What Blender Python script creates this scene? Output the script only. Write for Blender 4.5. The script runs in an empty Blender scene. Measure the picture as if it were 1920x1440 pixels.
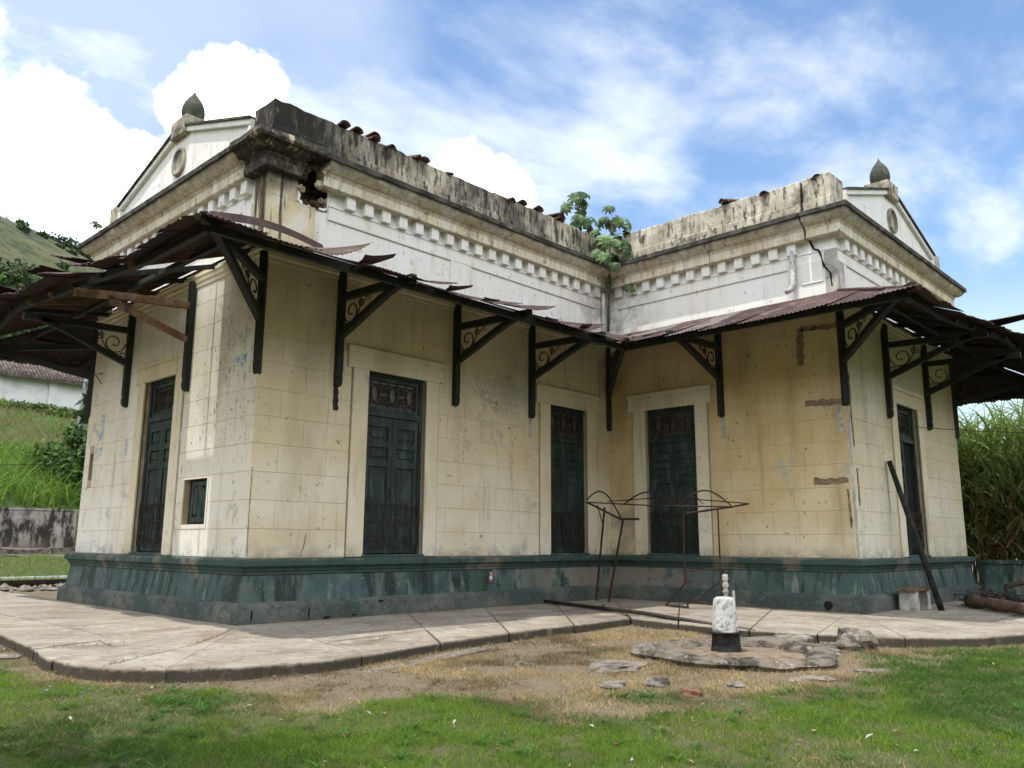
import bpy, math, random
import numpy as np
from mathutils import Vector, Matrix
R = math.radians
scene = bpy.context.scene

# ------------------------------------------------------------------ camera
cam = bpy.data.cameras.new('camera'); camo = bpy.data.objects.new('camera', cam)
scene.collection.objects.link(camo); scene.camera = camo
FW = Vector((0.71028122, 0.67816483, 0.18866121)); RT = Vector((0.68976442, -0.72401155, 0.00568453)); UP = Vector((-0.14044794, -0.12609418, 0.98202578))
m3 = Matrix((RT, UP, -FW)).transposed()
camo.matrix_world = Matrix.Translation((0, 0, 1.19)) @ m3.to_4x4()
cam.sensor_width = 36; cam.lens = 1550.1 / 1920 * 36; cam.clip_end = 3000; cam.clip_start = 0.05

# ------------------------------------------------------------------ sky, sun, exposure
SUN_EL, SUN_VEC = R(72), Vector((-math.cos(R(72)), 0.012, math.sin(R(72)))).normalized()
world = bpy.data.worlds.new('World'); scene.world = world; world.use_nodes = True
wn, wl = world.node_tree.nodes, world.node_tree.links
wn.clear()

def wnode(t, **k):
    n = wn.new(t)
    for a, v in k.items(): setattr(n, a, v)
    return n

def wmath(op, a, b=None, clamp=False):
    n = wnode('ShaderNodeMath', operation=op, use_clamp=clamp)
    for i, v in enumerate((a, b)):
        if v is None: continue
        if isinstance(v, (int, float)): n.inputs[i].default_value = v
        else: wl.new(v, n.inputs[i])
    return n.outputs[0]

def wsmooth(v, lo, hi):
    n = wnode('ShaderNodeMapRange', interpolation_type='SMOOTHSTEP')
    wl.new(v, n.inputs[0]); n.inputs[1].default_value = lo; n.inputs[2].default_value = hi
    return n.outputs[0]

tc = wnode('ShaderNodeTexCoord'); D = tc.outputs['Generated']
sky0 = wnode('ShaderNodeTexSky', sky_type='NISHITA', sun_disc=False, sun_elevation=SUN_EL, sun_rotation=R(-90), altitude=900, air_density=1.25, dust_density=0.35, ozone_density=2.2)
sky = wnode('ShaderNodeHueSaturation'); wl.new(sky0.outputs[0], sky.inputs['Color']); sky.inputs['Saturation'].default_value = 1.04
sep = wnode('ShaderNodeSeparateXYZ'); wl.new(D, sep.inputs[0])
den = wmath('ADD', wmath('MAXIMUM', sep.outputs[2], 0.02), 0.14)
comb = wnode('ShaderNodeCombineXYZ')
wl.new(wmath('DIVIDE', sep.outputs[0], den), comb.inputs[0]); wl.new(wmath('DIVIDE', sep.outputs[1], den), comb.inputs[1])

def wnoise(vec, scale, detail, rough, loc=(0, 0, 0), rot=0, stretch=(1, 1, 1), dist=0.0):
    mp = wnode('ShaderNodeMapping'); wl.new(vec, mp.inputs[0])
    mp.inputs[1].default_value = loc; mp.inputs[2].default_value = (0, 0, rot); mp.inputs[3].default_value = stretch
    n = wnode('ShaderNodeTexNoise'); wl.new(mp.outputs[0], n.inputs['Vector'])
    n.inputs['Scale'].default_value = scale; n.inputs['Detail'].default_value = detail; n.inputs['Roughness'].default_value = rough; n.inputs['Distortion'].default_value = dist
    return n.outputs[0]

# thin high cloud, drawn out in streaks
cir = wnoise(comb.outputs[0], 1.5, 8, 0.58, (3.1, 1.7, 0), R(20), (1, 1.5, 1), 0.25)
cir_f = wmath('MULTIPLY', wsmooth(cir, 0.41, 0.72), 0.80)
veil = wmath('MULTIPLY', wsmooth(wnoise(comb.outputs[0], 0.55, 3, 0.5, (0.6, 2.2, 0)), 0.42, 0.70), 0.38)
# cumulus: heaps in given directions of the sky, outlines broken up by noise
warp = wmath('ADD', wnoise(D, 8.0, 9, 0.60), wmath('MULTIPLY', wmath('SUBTRACT', wnoise(D, 26.0, 6, 0.6, (3, 1, 2)), 0.5), 0.55)); warp2 = wnoise(D, 2.6, 4, 0.5, (5, 2, 1))
vl = wnode('ShaderNodeVectorMath', operation='DISTANCE'); wl.new(D, vl.inputs[0]); vl.inputs[1].default_value = Vector((0.34, 0.76, 0.55)).normalized()
left_veil = wmath('MULTIPLY', wsmooth(wmath('ADD', vl.outputs['Value'], wmath('MULTIPLY', wmath('ADD', wmath('SUBTRACT', warp2, 0.5), wmath('MULTIPLY', wmath('SUBTRACT', cir, 0.5), -0.8)), 0.75)), 0.42, 0.04), 0.38)
cum = None
for (dx, dy, dz, r, sq) in [(0.12, 0.93, 0.30, 0.17, 1.0), (0.225, 0.89, 0.40, 0.075, 1.0), (0.27, 0.885, 0.375, 0.065, 1.0), (0.20, 0.91, 0.33, 0.13, 1.0), (0.325, 0.865, 0.375, 0.055, 1.0), (0.13, 0.88, 0.47, 0.06, 1),
                            (0.383, 0.80, 0.462, 0.062, 1.0), (0.6174, 0.6605, 0.418, 0.042, 1.0), (0.648, 0.645, 0.408, 0.043, 1.0),
                            (-0.4, 0.7, 0.42, 0.36, 1), (-0.75, 0.2, 0.5, 0.34, 1), (-0.6, -0.5, 0.55, 0.38, 1), (-0.05, -0.75, 0.5, 0.36, 1), (0.6, -0.6, 0.42, 0.32, 1), (-0.85, -0.2, 0.3, 0.3, 1)]:  # this row: unseen clouds behind the viewer, added and enlarged for fill light
    v = Vector((dx, dy, dz)).normalized()
    vd = wnode('ShaderNodeVectorMath', operation='DISTANCE'); wl.new(D, vd.inputs[0]); vd.inputs[1].default_value = v
    s = wmath('DIVIDE', vd.outputs['Value'], r)
    s = wmath('ADD', s, wmath('MULTIPLY', wmath('SUBTRACT', warp, 0.5), 1.7))
    f = wsmooth(s, 1.16, 0.78)
    cum = f if cum is None else wmath('MAXIMUM', cum, f)
thin = wmath('MAXIMUM', wmath('MAXIMUM', cir_f, veil), left_veil, True)
bg1 = wnode('ShaderNodeBackground'); wl.new(sky.outputs[0], bg1.inputs[0]); bg1.inputs[1].default_value = 0.115
bg2 = wnode('ShaderNodeBackground'); bg2.inputs[0].default_value = (0.90, 0.95, 1.0, 1); bg2.inputs[1].default_value = 0.68
bg3 = wnode('ShaderNodeBackground')
cr = wnode('ShaderNodeMix', data_type='RGBA'); wl.new(wsmooth(wnoise(D, 7.5, 8, 0.6, (1, 1, 4)), 0.36, 0.56), cr.inputs[0])
cr.inputs[6].default_value = (0.27, 0.31, 0.38, 1); cr.inputs[7].default_value = (1, 1, 1, 1)
wl.new(cr.outputs[2], bg3.inputs[0]); bg3.inputs[1].default_value = 1.75
mx0 = wnode('ShaderNodeMixShader'); wl.new(thin, mx0.inputs[0]); wl.new(bg1.outputs[0], mx0.inputs[1]); wl.new(bg2.outputs[0], mx0.inputs[2])
mx = wnode('ShaderNodeMixShader'); wl.new(cum, mx.inputs[0]); wl.new(mx0.outputs[0], mx.inputs[1]); wl.new(bg3.outputs[0], mx.inputs[2])
wo = wnode('ShaderNodeOutputWorld'); wl.new(mx.outputs[0], wo.inputs[0])

sun = bpy.data.lights.new('sun', 'SUN'); sun.energy = 2.0; sun.angle = R(0.53); sun.color = (1, 0.955, 0.88)
suno = bpy.data.objects.new('sun', sun); scene.collection.objects.link(suno)
suno.rotation_euler = SUN_VEC.to_track_quat('Z', 'Y').to_euler(); suno.location = (-10, 10, 40)
vs = scene.view_settings; vs.view_transform = 'Standard'; vs.look = 'None'; vs.exposure = 0.97; vs.gamma = 1.0; vs.use_curve_mapping = False
scene.cycles.max_bounces = 5; scene.cycles.diffuse_bounces = 3; scene.cycles.glossy_bounces = 2; scene.cycles.transmission_bounces = 2; scene.cycles.adaptive_threshold = 0.03

# ------------------------------------------------------------------ helpers
COL = scene.collection
def link(o, parent=None):
    COL.objects.link(o)
    if parent is not None: o.parent = parent
    return o

def tag(o, label=None, cat=None, group=None, kind=None):
    if label: o['label'] = label
    if cat: o['category'] = cat
    if group: o['group'] = group
    if kind: o['kind'] = kind
    return o

def empty(name, loc=(0, 0, 0), rz=0.0, parent=None):
    o = bpy.data.objects.new(name, None); o.empty_display_size = 0.2
    o.location = loc; o.rotation_euler = (0, 0, rz)
    return link(o, parent)

class MB:
    def __init__(s, T=None): s.v = []; s.f = []; s.T = T
    def add(s, vs_, fs):
        b = len(s.v)
        for p in vs_: s.v.append(tuple(s.T(*p)) if s.T else tuple(p))
        for f in fs: s.f.append(tuple(i + b for i in f))
        return s
    def box(s, a0, a1, b0, b1, c0, c1):
        return s.add([(a0, b0, c0), (a1, b0, c0), (a1, b1, c0), (a0, b1, c0), (a0, b0, c1), (a1, b0, c1), (a1, b1, c1), (a0, b1, c1)],
                     [(0, 3, 2, 1), (4, 5, 6, 7), (0, 1, 5, 4), (1, 2, 6, 5), (2, 3, 7, 6), (3, 0, 4, 7)])
    def slab(s, u0, u1, z0, z1, d0, d1, ch=0.006):
        # face-frame box (u, d, z) from depth d0 to d1 with a chamfered front edge
        s.add([(u0, d0, z0), (u1, d0, z0), (u1, d0, z1), (u0, d0, z1), (u0, d1 - ch, z0), (u1, d1 - ch, z0), (u1, d1 - ch, z1), (u0, d1 - ch, z1),
               (u0 + ch, d1, z0 + ch), (u1 - ch, d1, z0 + ch), (u1 - ch, d1, z1 - ch), (u0 + ch, d1, z1 - ch)],
              [(0, 1, 5, 4), (1, 2, 6, 5), (2, 3, 7, 6), (3, 0, 4, 7), (4, 5, 9, 8), (5, 6, 10, 9), (6, 7, 11, 10), (7, 4, 8, 11), (8, 9, 10, 11)])
        return s
    def tube(s, pts, r, n=6, caps=True):
        pts = [Vector(p) for p in pts]; rr = r if isinstance(r, (list, tuple)) else [r] * len(pts)
        vs_ = []; fs = []; ref = None
        for i, p in enumerate(pts):
            t = (pts[min(i + 1, len(pts) - 1)] - pts[max(i - 1, 0)])
            t = t.normalized() if t.length > 1e-9 else Vector((0, 0, 1))
            if ref is None:
                ref = t.cross(Vector((0, 0, 1)))
                if ref.length < 0.05: ref = t.cross(Vector((1, 0, 0)))
                ref.normalize()
            a = (ref - t * ref.dot(t)); a = a.normalized() if a.length > 1e-6 else t.orthogonal().normalized()
            ref = a; b = t.cross(a)
            for k in range(n):
                w = 2 * math.pi * (k + 0.5) / n
                vs_.append(p + a * (math.cos(w) * rr[i]) + b * (math.sin(w) * rr[i]))
        for i in range(len(pts) - 1):
            for k in range(n):
                fs.append((i * n + k, i * n + (k + 1) % n, (i + 1) * n + (k + 1) % n, (i + 1) * n + k))
        if caps:
            fs.append(tuple(range(n - 1, -1, -1))); e = (len(pts) - 1) * n; fs.append(tuple(e + k for k in range(n)))
        return s.add(vs_, fs)
    def beam(s, p0, p1, w, h, up=(0, 0, 1)):
        p0, p1 = Vector(p0), Vector(p1); t = (p1 - p0).normalized(); side = t.cross(Vector(up))
        if side.length < 1e-4: side = Vector((1, 0, 0))
        side = side.normalized() * (w / 2); u = side.cross(t).normalized() * (h / 2)
        vs_ = []
        for p in (p0, p1): vs_ += [p - side - u, p + side - u, p + side + u, p - side + u]
        return s.add(vs_, [(0, 3, 2, 1), (4, 5, 6, 7), (0, 1, 5, 4), (1, 2, 6, 5), (2, 3, 7, 6), (3, 0, 4, 7)])
    def lathe(s, prof, c=(0, 0, 0), n=20, jit=0.0, rnd=None):
        vs_ = []; fs = []
        for (r, z) in prof:
            for k in range(n):
                w = 2 * math.pi * k / n; q = r * (1 + (rnd.uniform(-jit, jit) if rnd else 0))
                vs_.append((c[0] + q * math.cos(w), c[1] + q * math.sin(w), c[2] + z))
        for i in range(len(prof) - 1):
            for k in range(n):
                fs.append((i * n + k, i * n + (k + 1) % n, (i + 1) * n + (k + 1) % n, (i + 1) * n + k))
        fs.append(tuple(range(n - 1, -1, -1))); e = (len(prof) - 1) * n; fs.append(tuple(e + k for k in range(n)))
        return s.add(vs_, fs)
    def prism(s, poly, h0, h1, axis=2):
        n = len(poly); vs_ = []
        for h in (h0, h1):
            for (a, b) in poly:
                vs_.append((a, b, h) if axis == 2 else ((a, h, b) if axis == 1 else (h, a, b)))
        fs = [tuple(range(n - 1, -1, -1)), tuple(n + i for i in range(n))]
        fs += [(i, (i + 1) % n, n + (i + 1) % n, n + i) for i in range(n)]
        return s.add(vs_, fs)
    def build(s, name, mat, parent=None, smooth=False, loc=None, fix=True):
        me = bpy.data.meshes.new(name); me.from_pydata(s.v, [], s.f); me.update()
        if fix:
            import bmesh
            bm = bmesh.new(); bm.from_mesh(me); bmesh.ops.recalc_face_normals(bm, faces=bm.faces[:]); bm.to_mesh(me); bm.free()
        if mat is not None: me.materials.append(mat)
        if smooth: me.polygons.foreach_set('use_smooth', [True] * len(me.polygons))
        o = bpy.data.objects.new(name, me)
        if loc is not None: o.location = loc
        return link(o, parent)

def np_mesh(name, V, F, mat, parent=None, col=None, smooth=False):
    me = bpy.data.meshes.new(name); nV, nF, k = len(V), len(F), F.shape[1]
    me.vertices.add(nV); me.vertices.foreach_set('co', np.ascontiguousarray(V, dtype=np.float32).ravel())
    me.loops.add(nF * k); me.loops.foreach_set('vertex_index', np.ascontiguousarray(F, dtype=np.int32).ravel())
    me.polygons.add(nF); me.polygons.foreach_set('loop_start', np.arange(0, nF * k, k, dtype=np.int32))
    try: me.polygons.foreach_set('loop_total', np.full(nF, k, dtype=np.int32))
    except Exception: pass
    if smooth: me.polygons.foreach_set('use_smooth', np.ones(nF, dtype=bool))
    if col is not None:
        at = me.color_attributes.new('tint', 'FLOAT_COLOR', 'POINT')
        c4 = np.ones((nV, 4), dtype=np.float32); c4[:, :3] = col; at.data.foreach_set('color', c4.ravel())
    me.update(); me.validate()
    me.materials.append(mat)
    o = bpy.data.objects.new(name, me)
    return link(o, parent)

# value noise for python side
_rs = np.random.RandomState(7); _tab = _rs.rand(256, 256)
def vnoise(x, y):
    x = np.asarray(x, float); y = np.asarray(y, float)
    xi = np.floor(x).astype(int); yi = np.floor(y).astype(int); fx = x - xi; fy = y - yi
    fx = fx * fx * (3 - 2 * fx); fy = fy * fy * (3 - 2 * fy)
    a = _tab[xi % 256, yi % 256]; b = _tab[(xi + 1) % 256, yi % 256]; c = _tab[xi % 256, (yi + 1) % 256]; d = _tab[(xi + 1) % 256, (yi + 1) % 256]
    return (a * (1 - fx) + b * fx) * (1 - fy) + (c * (1 - fx) + d * fx) * fy
def fbm(x, y, o=4):
    s = 0; a = 0.5
    for i in range(o): s = s + a * vnoise(x * 2 ** i + 17 * i, y * 2 ** i + 5 * i); a *= 0.5
    return s / (1 - 0.5 ** o)
def sstep(a, b, x):
    t = np.clip((np.asarray(x, float) - a) / (b - a), 0, 1); return t * t * (3 - 2 * t)

# ------------------------------------------------------------------ materials
def mat(name, base, layers=(), rough=0.85, bump=None, spec=0.25, metal=0.0, tint=None, trans=0.0, objvar=0.0):
    m = bpy.data.materials.new(name); m.use_nodes = True; nt = m.node_tree; n, l = nt.nodes, nt.links
    bs = n['Principled BSDF']; bs.inputs['Roughness'].default_value = rough; bs.inputs['Metallic'].default_value = metal
    bs.inputs['Specular IOR Level'].default_value = spec
    geo = n.new('ShaderNodeNewGeometry'); pos = geo.outputs['Position']
    def mth(op, a, b):
        q = n.new('ShaderNodeMath'); q.operation = op; q.use_clamp = True
        for i, v in enumerate((a, b)):
            if isinstance(v, (int, float)): q.inputs[i].default_value = v
            else: l.new(v, q.inputs[i])
        return q.outputs[0]
    def rng(v, lo, hi):
        q = n.new('ShaderNodeMapRange'); l.new(v, q.inputs[0]); q.inputs[1].default_value = lo; q.inputs[2].default_value = hi
        return q.outputs[0]
    def noise(scale, detail=6, rgh=0.6, seed=0.0, vor=False, dist=0.0):
        mp = n.new('ShaderNodeMapping'); l.new(pos, mp.inputs[0]); mp.inputs[1].default_value = (seed * 3.7, seed * 1.3, seed * 2.1)
        mp.inputs[3].default_value = scale if isinstance(scale, tuple) else (scale,) * 3
        if vor:
            t = n.new('ShaderNodeTexVoronoi'); l.new(mp.outputs[0], t.inputs['Vector']); t.inputs['Scale'].default_value = 1
            return t.outputs['Distance']
        t = n.new('ShaderNodeTexNoise'); l.new(mp.outputs[0], t.inputs['Vector']); t.inputs['Scale'].default_value = 1
        t.inputs['Detail'].default_value = min(detail, 6); t.inputs['Roughness'].default_value = rgh; t.inputs['Distortion'].default_value = dist
        return t.outputs[0]
    def mix(f, a, b):
        q = n.new('ShaderNodeMix'); q.data_type = 'RGBA'
        l.new(f, q.inputs[0])
        for i, v in ((6, a), (7, b)):
            if isinstance(v, tuple): q.inputs[i].default_value = (*v, 1)
            else: l.new(v, q.inputs[i])
        return q.outputs[2]
    if tint:
        at = n.new('ShaderNodeAttribute'); at.attribute_name = tint; cur = at.outputs['Color']
    else: cur = base
    sepn = None
    for L in layers:
        f = rng(noise(L.get('s', 1.0), L.get('d', 6), L.get('r', 0.6), L.get('seed', 0), L.get('vor', False), L.get('dist', 0)), L['lo'], L['hi'])
        for key, ax in (('x', 0), ('y', 1), ('z', 2)):
            if key in L:
                if sepn is None:
                    sepn = n.new('ShaderNodeSeparateXYZ'); l.new(pos, sepn.inputs[0])
                src = sepn.outputs[ax]
                if L.get('wob'):
                    w = noise(L.get('ws', 2.0), 5, 0.6, 9.0); wm = n.new('ShaderNodeMath'); wm.operation = 'MULTIPLY_ADD'
                    l.new(w, wm.inputs[0]); wm.inputs[1].default_value = L['wob']; l.new(src, wm.inputs[2]); src = wm.outputs[0]
                f = mth('MULTIPLY', f, rng(src, *L[key]))
        if 'sph' in L:
            c, r0, r1 = L['sph']; vd = n.new('ShaderNodeVectorMath'); vd.operation = 'DISTANCE'; l.new(pos, vd.inputs[0]); vd.inputs[1].default_value = c
            f = mth('MULTIPLY', f, rng(vd.outputs['Value'], r1, r0))
        if 'up' in L:
            sn = n.new('ShaderNodeSeparateXYZ'); l.new(geo.outputs['Normal'], sn.inputs[0]); f = mth('MULTIPLY', f, rng(sn.outputs[2], *L['up']))
        f = mth('MULTIPLY', f, L.get('a', 1.0))
        cur = mix(f, cur, L['c'])
    if objvar:
        oi = n.new('ShaderNodeObjectInfo'); hv = n.new('ShaderNodeHueSaturation')
        q = n.new('ShaderNodeMapRange'); l.new(oi.outputs['Random'], q.inputs[0]); q.inputs[3].default_value = 1 - objvar; q.inputs[4].default_value = 1 + objvar
        l.new(q.outputs[0], hv.inputs['Value'])
        if isinstance(cur, tuple): hv.inputs['Color'].default_value = (*cur, 1)
        else: l.new(cur, hv.inputs['Color'])
        cur = hv.outputs[0]
    if isinstance(cur, tuple): bs.inputs['Base Color'].default_value = (*cur, 1)
    else: l.new(cur, bs.inputs['Base Color'])
    if bump:
        prev = None
        for (sc, st, dist) in bump:
            b = n.new('ShaderNodeBump'); b.inputs['Strength'].default_value = st; b.inputs['Distance'].default_value = dist
            l.new(noise(sc, 6, 0.65, 3.3), b.inputs['Height'])
            if prev is not None: l.new(prev, b.inputs['Normal'])
            prev = b.outputs[0]
        l.new(prev, bs.inputs['Normal'])
    if trans:
        tr = n.new('ShaderNodeBsdfTranslucent'); ms = n.new('ShaderNodeMixShader'); ms.inputs[0].default_value = trans
        if isinstance(cur, tuple): tr.inputs[0].default_value = (*cur, 1)
        else: l.new(cur, tr.inputs[0])
        l.new(bs.outputs[0], ms.inputs[1]); l.new(tr.outputs[0], ms.inputs[2]); l.new(ms.outputs[0], n['Material Output'].inputs[0])
    return m

CREAM, OCHRE, PALE = (0.66, 0.56, 0.385), (0.56, 0.41, 0.19), (0.70, 0.66, 0.57)
def plaster(name, base, yellow, pale, seed, extra=()):
    return mat(name, base, [
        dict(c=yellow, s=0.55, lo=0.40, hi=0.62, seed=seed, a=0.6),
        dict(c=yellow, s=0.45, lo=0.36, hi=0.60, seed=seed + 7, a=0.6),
        dict(c=pale, s=(0.6, 0.6, 0.9), lo=0.34, hi=0.54, seed=seed + 1, z=(3.6, 1.8), wob=1.2, ws=0.8, a=0.85),  # washed-out paint lower down, with canopy shade worked into the height gradient
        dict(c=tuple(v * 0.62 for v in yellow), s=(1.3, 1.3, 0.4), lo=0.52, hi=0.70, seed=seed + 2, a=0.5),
        dict(c=(0.38, 0.36, 0.32), s=1.4, d=6, r=0.74, lo=0.60, hi=0.64, seed=seed + 3, a=0.6),
        dict(c=(0.085, 0.075, 0.06), s=7, d=6, r=0.7, lo=0.645, hi=0.67, seed=seed + 4, a=0.75),
        dict(c=(0.20, 0.17, 0.125), s=(6, 6, 0.5), d=6, lo=0.58, hi=0.74, seed=seed + 5, a=0.45),
        dict(c=(0.27, 0.245, 0.20), s=5, lo=0.42, hi=0.60, seed=seed + 6, z=(1.2, 0.95), a=0.65),
    ] + list(extra), rough=0.92, bump=[(9, 0.3, 0.02), (70, 0.25, 0.004)], objvar=0.012)
M = {}
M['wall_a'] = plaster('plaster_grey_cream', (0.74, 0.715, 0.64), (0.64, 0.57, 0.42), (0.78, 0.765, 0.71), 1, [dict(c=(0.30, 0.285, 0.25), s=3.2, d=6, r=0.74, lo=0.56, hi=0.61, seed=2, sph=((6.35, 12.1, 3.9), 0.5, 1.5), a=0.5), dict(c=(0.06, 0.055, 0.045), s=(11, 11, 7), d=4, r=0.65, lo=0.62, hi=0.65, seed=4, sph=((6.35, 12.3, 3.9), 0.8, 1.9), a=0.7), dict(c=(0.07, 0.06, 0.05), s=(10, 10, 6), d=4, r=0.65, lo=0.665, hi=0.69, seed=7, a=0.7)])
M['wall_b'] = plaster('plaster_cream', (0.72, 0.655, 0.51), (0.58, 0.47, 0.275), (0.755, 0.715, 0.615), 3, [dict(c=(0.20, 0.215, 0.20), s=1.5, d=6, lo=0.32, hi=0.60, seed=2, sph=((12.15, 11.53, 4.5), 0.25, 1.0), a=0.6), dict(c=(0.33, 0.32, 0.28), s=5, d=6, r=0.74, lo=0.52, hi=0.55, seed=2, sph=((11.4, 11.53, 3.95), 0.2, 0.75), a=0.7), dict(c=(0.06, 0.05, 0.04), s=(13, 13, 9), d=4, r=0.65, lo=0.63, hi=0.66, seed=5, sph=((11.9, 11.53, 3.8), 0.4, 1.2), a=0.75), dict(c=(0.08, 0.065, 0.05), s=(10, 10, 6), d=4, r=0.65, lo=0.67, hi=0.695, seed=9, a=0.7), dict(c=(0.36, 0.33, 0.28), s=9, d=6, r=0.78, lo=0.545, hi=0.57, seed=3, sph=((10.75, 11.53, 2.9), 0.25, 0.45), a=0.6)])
M['wall_c'] = plaster('plaster_ochre', (0.66, 0.54, 0.335), (0.52, 0.38, 0.175), (0.71, 0.64, 0.48), 5, [dict(c=(0.09, 0.07, 0.05), s=(10, 10, 7), d=4, r=0.65, lo=0.665, hi=0.69, seed=9, a=0.7), dict(c=(0.24, 0.20, 0.15), s=2.2, d=6, lo=0.40, hi=0.6, seed=4, sph=((15.34, 11.3, 1.3), 0.4, 1.3), a=0.7)])
M['wall_d'] = plaster('plaster_pale_cream', (0.66, 0.61, 0.485), (0.56, 0.475, 0.29), (0.70, 0.67, 0.58), 8)
M['surround'] = plaster('plaster_surround', (0.72, 0.655, 0.505), (0.60, 0.50, 0.31), (0.755, 0.71, 0.60), 11)
M['groove'] = mat('plaster_joint', (0.22, 0.17, 0.11), [dict(c=(0.30, 0.24, 0.16), s=6, lo=0.4, hi=0.6)], rough=0.95)
M['core'] = mat('wall_core', (0.36, 0.29, 0.20), [dict(c=(0.48, 0.40, 0.28), s=3, lo=0.42, hi=0.6)], rough=0.95)
M['frieze'] = mat('whitewash', (0.82, 0.80, 0.75), [
    dict(c=(0.85, 0.845, 0.825), s=0.8, lo=0.4, hi=0.6, seed=2),
    dict(c=(0.55, 0.46, 0.32), s=(4, 4, 0.7), lo=0.52, hi=0.75, seed=3, a=0.55),
    dict(c=(0.30, 0.26, 0.20), s=6, d=8, r=0.7, lo=0.61, hi=0.65, seed=4, a=0.5), dict(c=(0.42, 0.37, 0.30), s=(9, 9, 1.1), d=6, r=0.65, lo=0.57, hi=0.72, seed=7, a=0.3),
    dict(c=(0.36, 0.34, 0.30), s=2.2, d=7, lo=0.45, hi=0.60, seed=4, sph=((15.3, 11.4, 6.3), 0.5, 1.6), a=0.75)], rough=0.9, bump=[(14, 0.15, 0.015)])
M['pier'] = mat('pier_plaster', (0.66, 0.56, 0.36), [
    dict(c=(0.74, 0.69, 0.58), s=2.2, lo=0.45, hi=0.6, seed=2),
    dict(c=(0.03, 0.028, 0.024), s=(5.5, 5.5, 0.35), d=8, r=0.68, lo=0.52, hi=0.58, seed=4, a=0.92),
    dict(c=(0.05, 0.045, 0.04), s=3.5, lo=0.2, hi=0.6, seed=5, z=(6.8, 7.2), wob=0.5, a=0.9)], rough=0.92, bump=[(14, 0.2, 0.02)])
_blk = (0.028, 0.026, 0.023)
M['parapet'] = mat('parapet_weathered', (0.50, 0.44, 0.33), [
    dict(c=(0.62, 0.57, 0.46), s=1.6, lo=0.45, hi=0.6, seed=1),
    dict(c=(0.20, 0.17, 0.13), s=(9, 9, 1.6), d=8, r=0.7, lo=0.46, hi=0.62, seed=2, a=0.8),
    dict(c=_blk, s=(11, 11, 2.2), d=9, r=0.72, lo=0.50, hi=0.58, seed=3, a=0.9),
    dict(c=_blk, s=1.3, d=5, lo=0.46, hi=0.62, seed=5, a=0.75),
    dict(c=_blk, s=(4, 4, 1.5), d=9, r=0.75, lo=0.22, hi=0.46, seed=4, sph=((6.2, 11.4, 8.0), 0.9, 2.9), a=0.98)], rough=0.95, bump=[(18, 0.35, 0.02)])
M['parapet_c'] = mat('parapet_weathered_pale', (0.47, 0.425, 0.33), [
    dict(c=(0.66, 0.61, 0.50), s=1.6, lo=0.45, hi=0.6, seed=1),
    dict(c=(0.24, 0.21, 0.16), s=(9, 9, 1.6), d=8, r=0.7, lo=0.48, hi=0.62, seed=2, a=0.75),
    dict(c=_blk, s=(9, 9, 3.2), d=9, r=0.72, lo=0.54, hi=0.61, seed=3, a=0.85),
    dict(c=_blk, s=2.0, d=7, r=0.7, lo=0.52, hi=0.64, seed=7, a=0.7)], rough=0.95, bump=[(18, 0.35, 0.02)])
M['slab'] = mat('cornice_slab_dark', (0.10, 0.09, 0.078), [dict(c=(0.30, 0.27, 0.22), s=(3, 3, 6), d=8, r=0.7, lo=0.56, hi=0.7, seed=2, a=0.7), dict(c=(0.03, 0.03, 0.026), s=4, lo=0.4, hi=0.6, seed=5)], rough=0.95, bump=[(20, 0.4, 0.02)])
M['cornice'] = mat('cornice_plaster', (0.70, 0.62, 0.46), [
    dict(c=(0.76, 0.72, 0.62), s=1.5, lo=0.42, hi=0.6, seed=3),
    dict(c=(0.45, 0.36, 0.22), s=(3, 3, 1), lo=0.5, hi=0.72, seed=2, a=0.6),
    dict(c=(0.09, 0.08, 0.065), s=(6, 6, 2.5), d=9, r=0.72, lo=0.575, hi=0.63, seed=4, a=0.65), dict(c=(0.33, 0.28, 0.21), s=(10, 10, 1.5), d=6, lo=0.48, hi=0.62, seed=8, a=0.45),
    dict(c=(0.10, 0.09, 0.075), s=3, lo=0.30, hi=0.55, seed=5, z=(7.39, 7.49), wob=0.06, ws=5.0, a=0.8),
    dict(c=_blk, s=4, d=8, r=0.7, lo=0.2, hi=0.5, seed=4, sph=((6.1, 11.3, 7.45), 0.55, 0.95), a=0.97)], rough=0.92, bump=[(16, 0.2, 0.015)])
M['cornice_black'] = mat('cornice_mould_black', (0.05, 0.045, 0.038), [dict(c=(0.55, 0.47, 0.32), s=(5, 5, 1.7), d=6, lo=0.60, hi=0.66, seed=9), dict(c=(0.16, 0.14, 0.11), s=9, d=8, lo=0.5, hi=0.65, seed=2)], rough=0.97, bump=[(12, 0.6, 0.04)])
M['plinth'] = mat('plinth_green', (0.050, 0.092, 0.085), [
    dict(c=(0.070, 0.10, 0.112), s=0.9, lo=0.45, hi=0.6, seed=1, a=0.9),
    dict(c=(0.035, 0.075, 0.04), s=1.1, lo=0.55, hi=0.65, seed=6, a=0.8),
    dict(c=(0.13, 0.155, 0.14), s=1.2, d=6, r=0.66, lo=0.49, hi=0.60, seed=11, a=0.55),
    dict(c=(0.014, 0.024, 0.024), s=(5, 5, 0.6), d=7, lo=0.48, hi=0.60, seed=2, a=0.85),
    dict(c=(0.26, 0.29, 0.26), s=(4, 4, 1.2), d=9, r=0.7, lo=0.55, hi=0.64, seed=3, a=0.5),
    dict(c=(0.30, 0.31, 0.27), s=9, d=6, r=0.75, lo=0.63, hi=0.66, seed=4, a=0.6),
    dict(c=(0.22, 0.20, 0.16), s=2.6, d=9, r=0.68, lo=0.38, hi=0.50, seed=5, sph=((14.6, 11.2, 0.35), 1.2, 2.6), a=0.9)], rough=0.75, spec=0.35, bump=[(25, 0.25, 0.01)])
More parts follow.
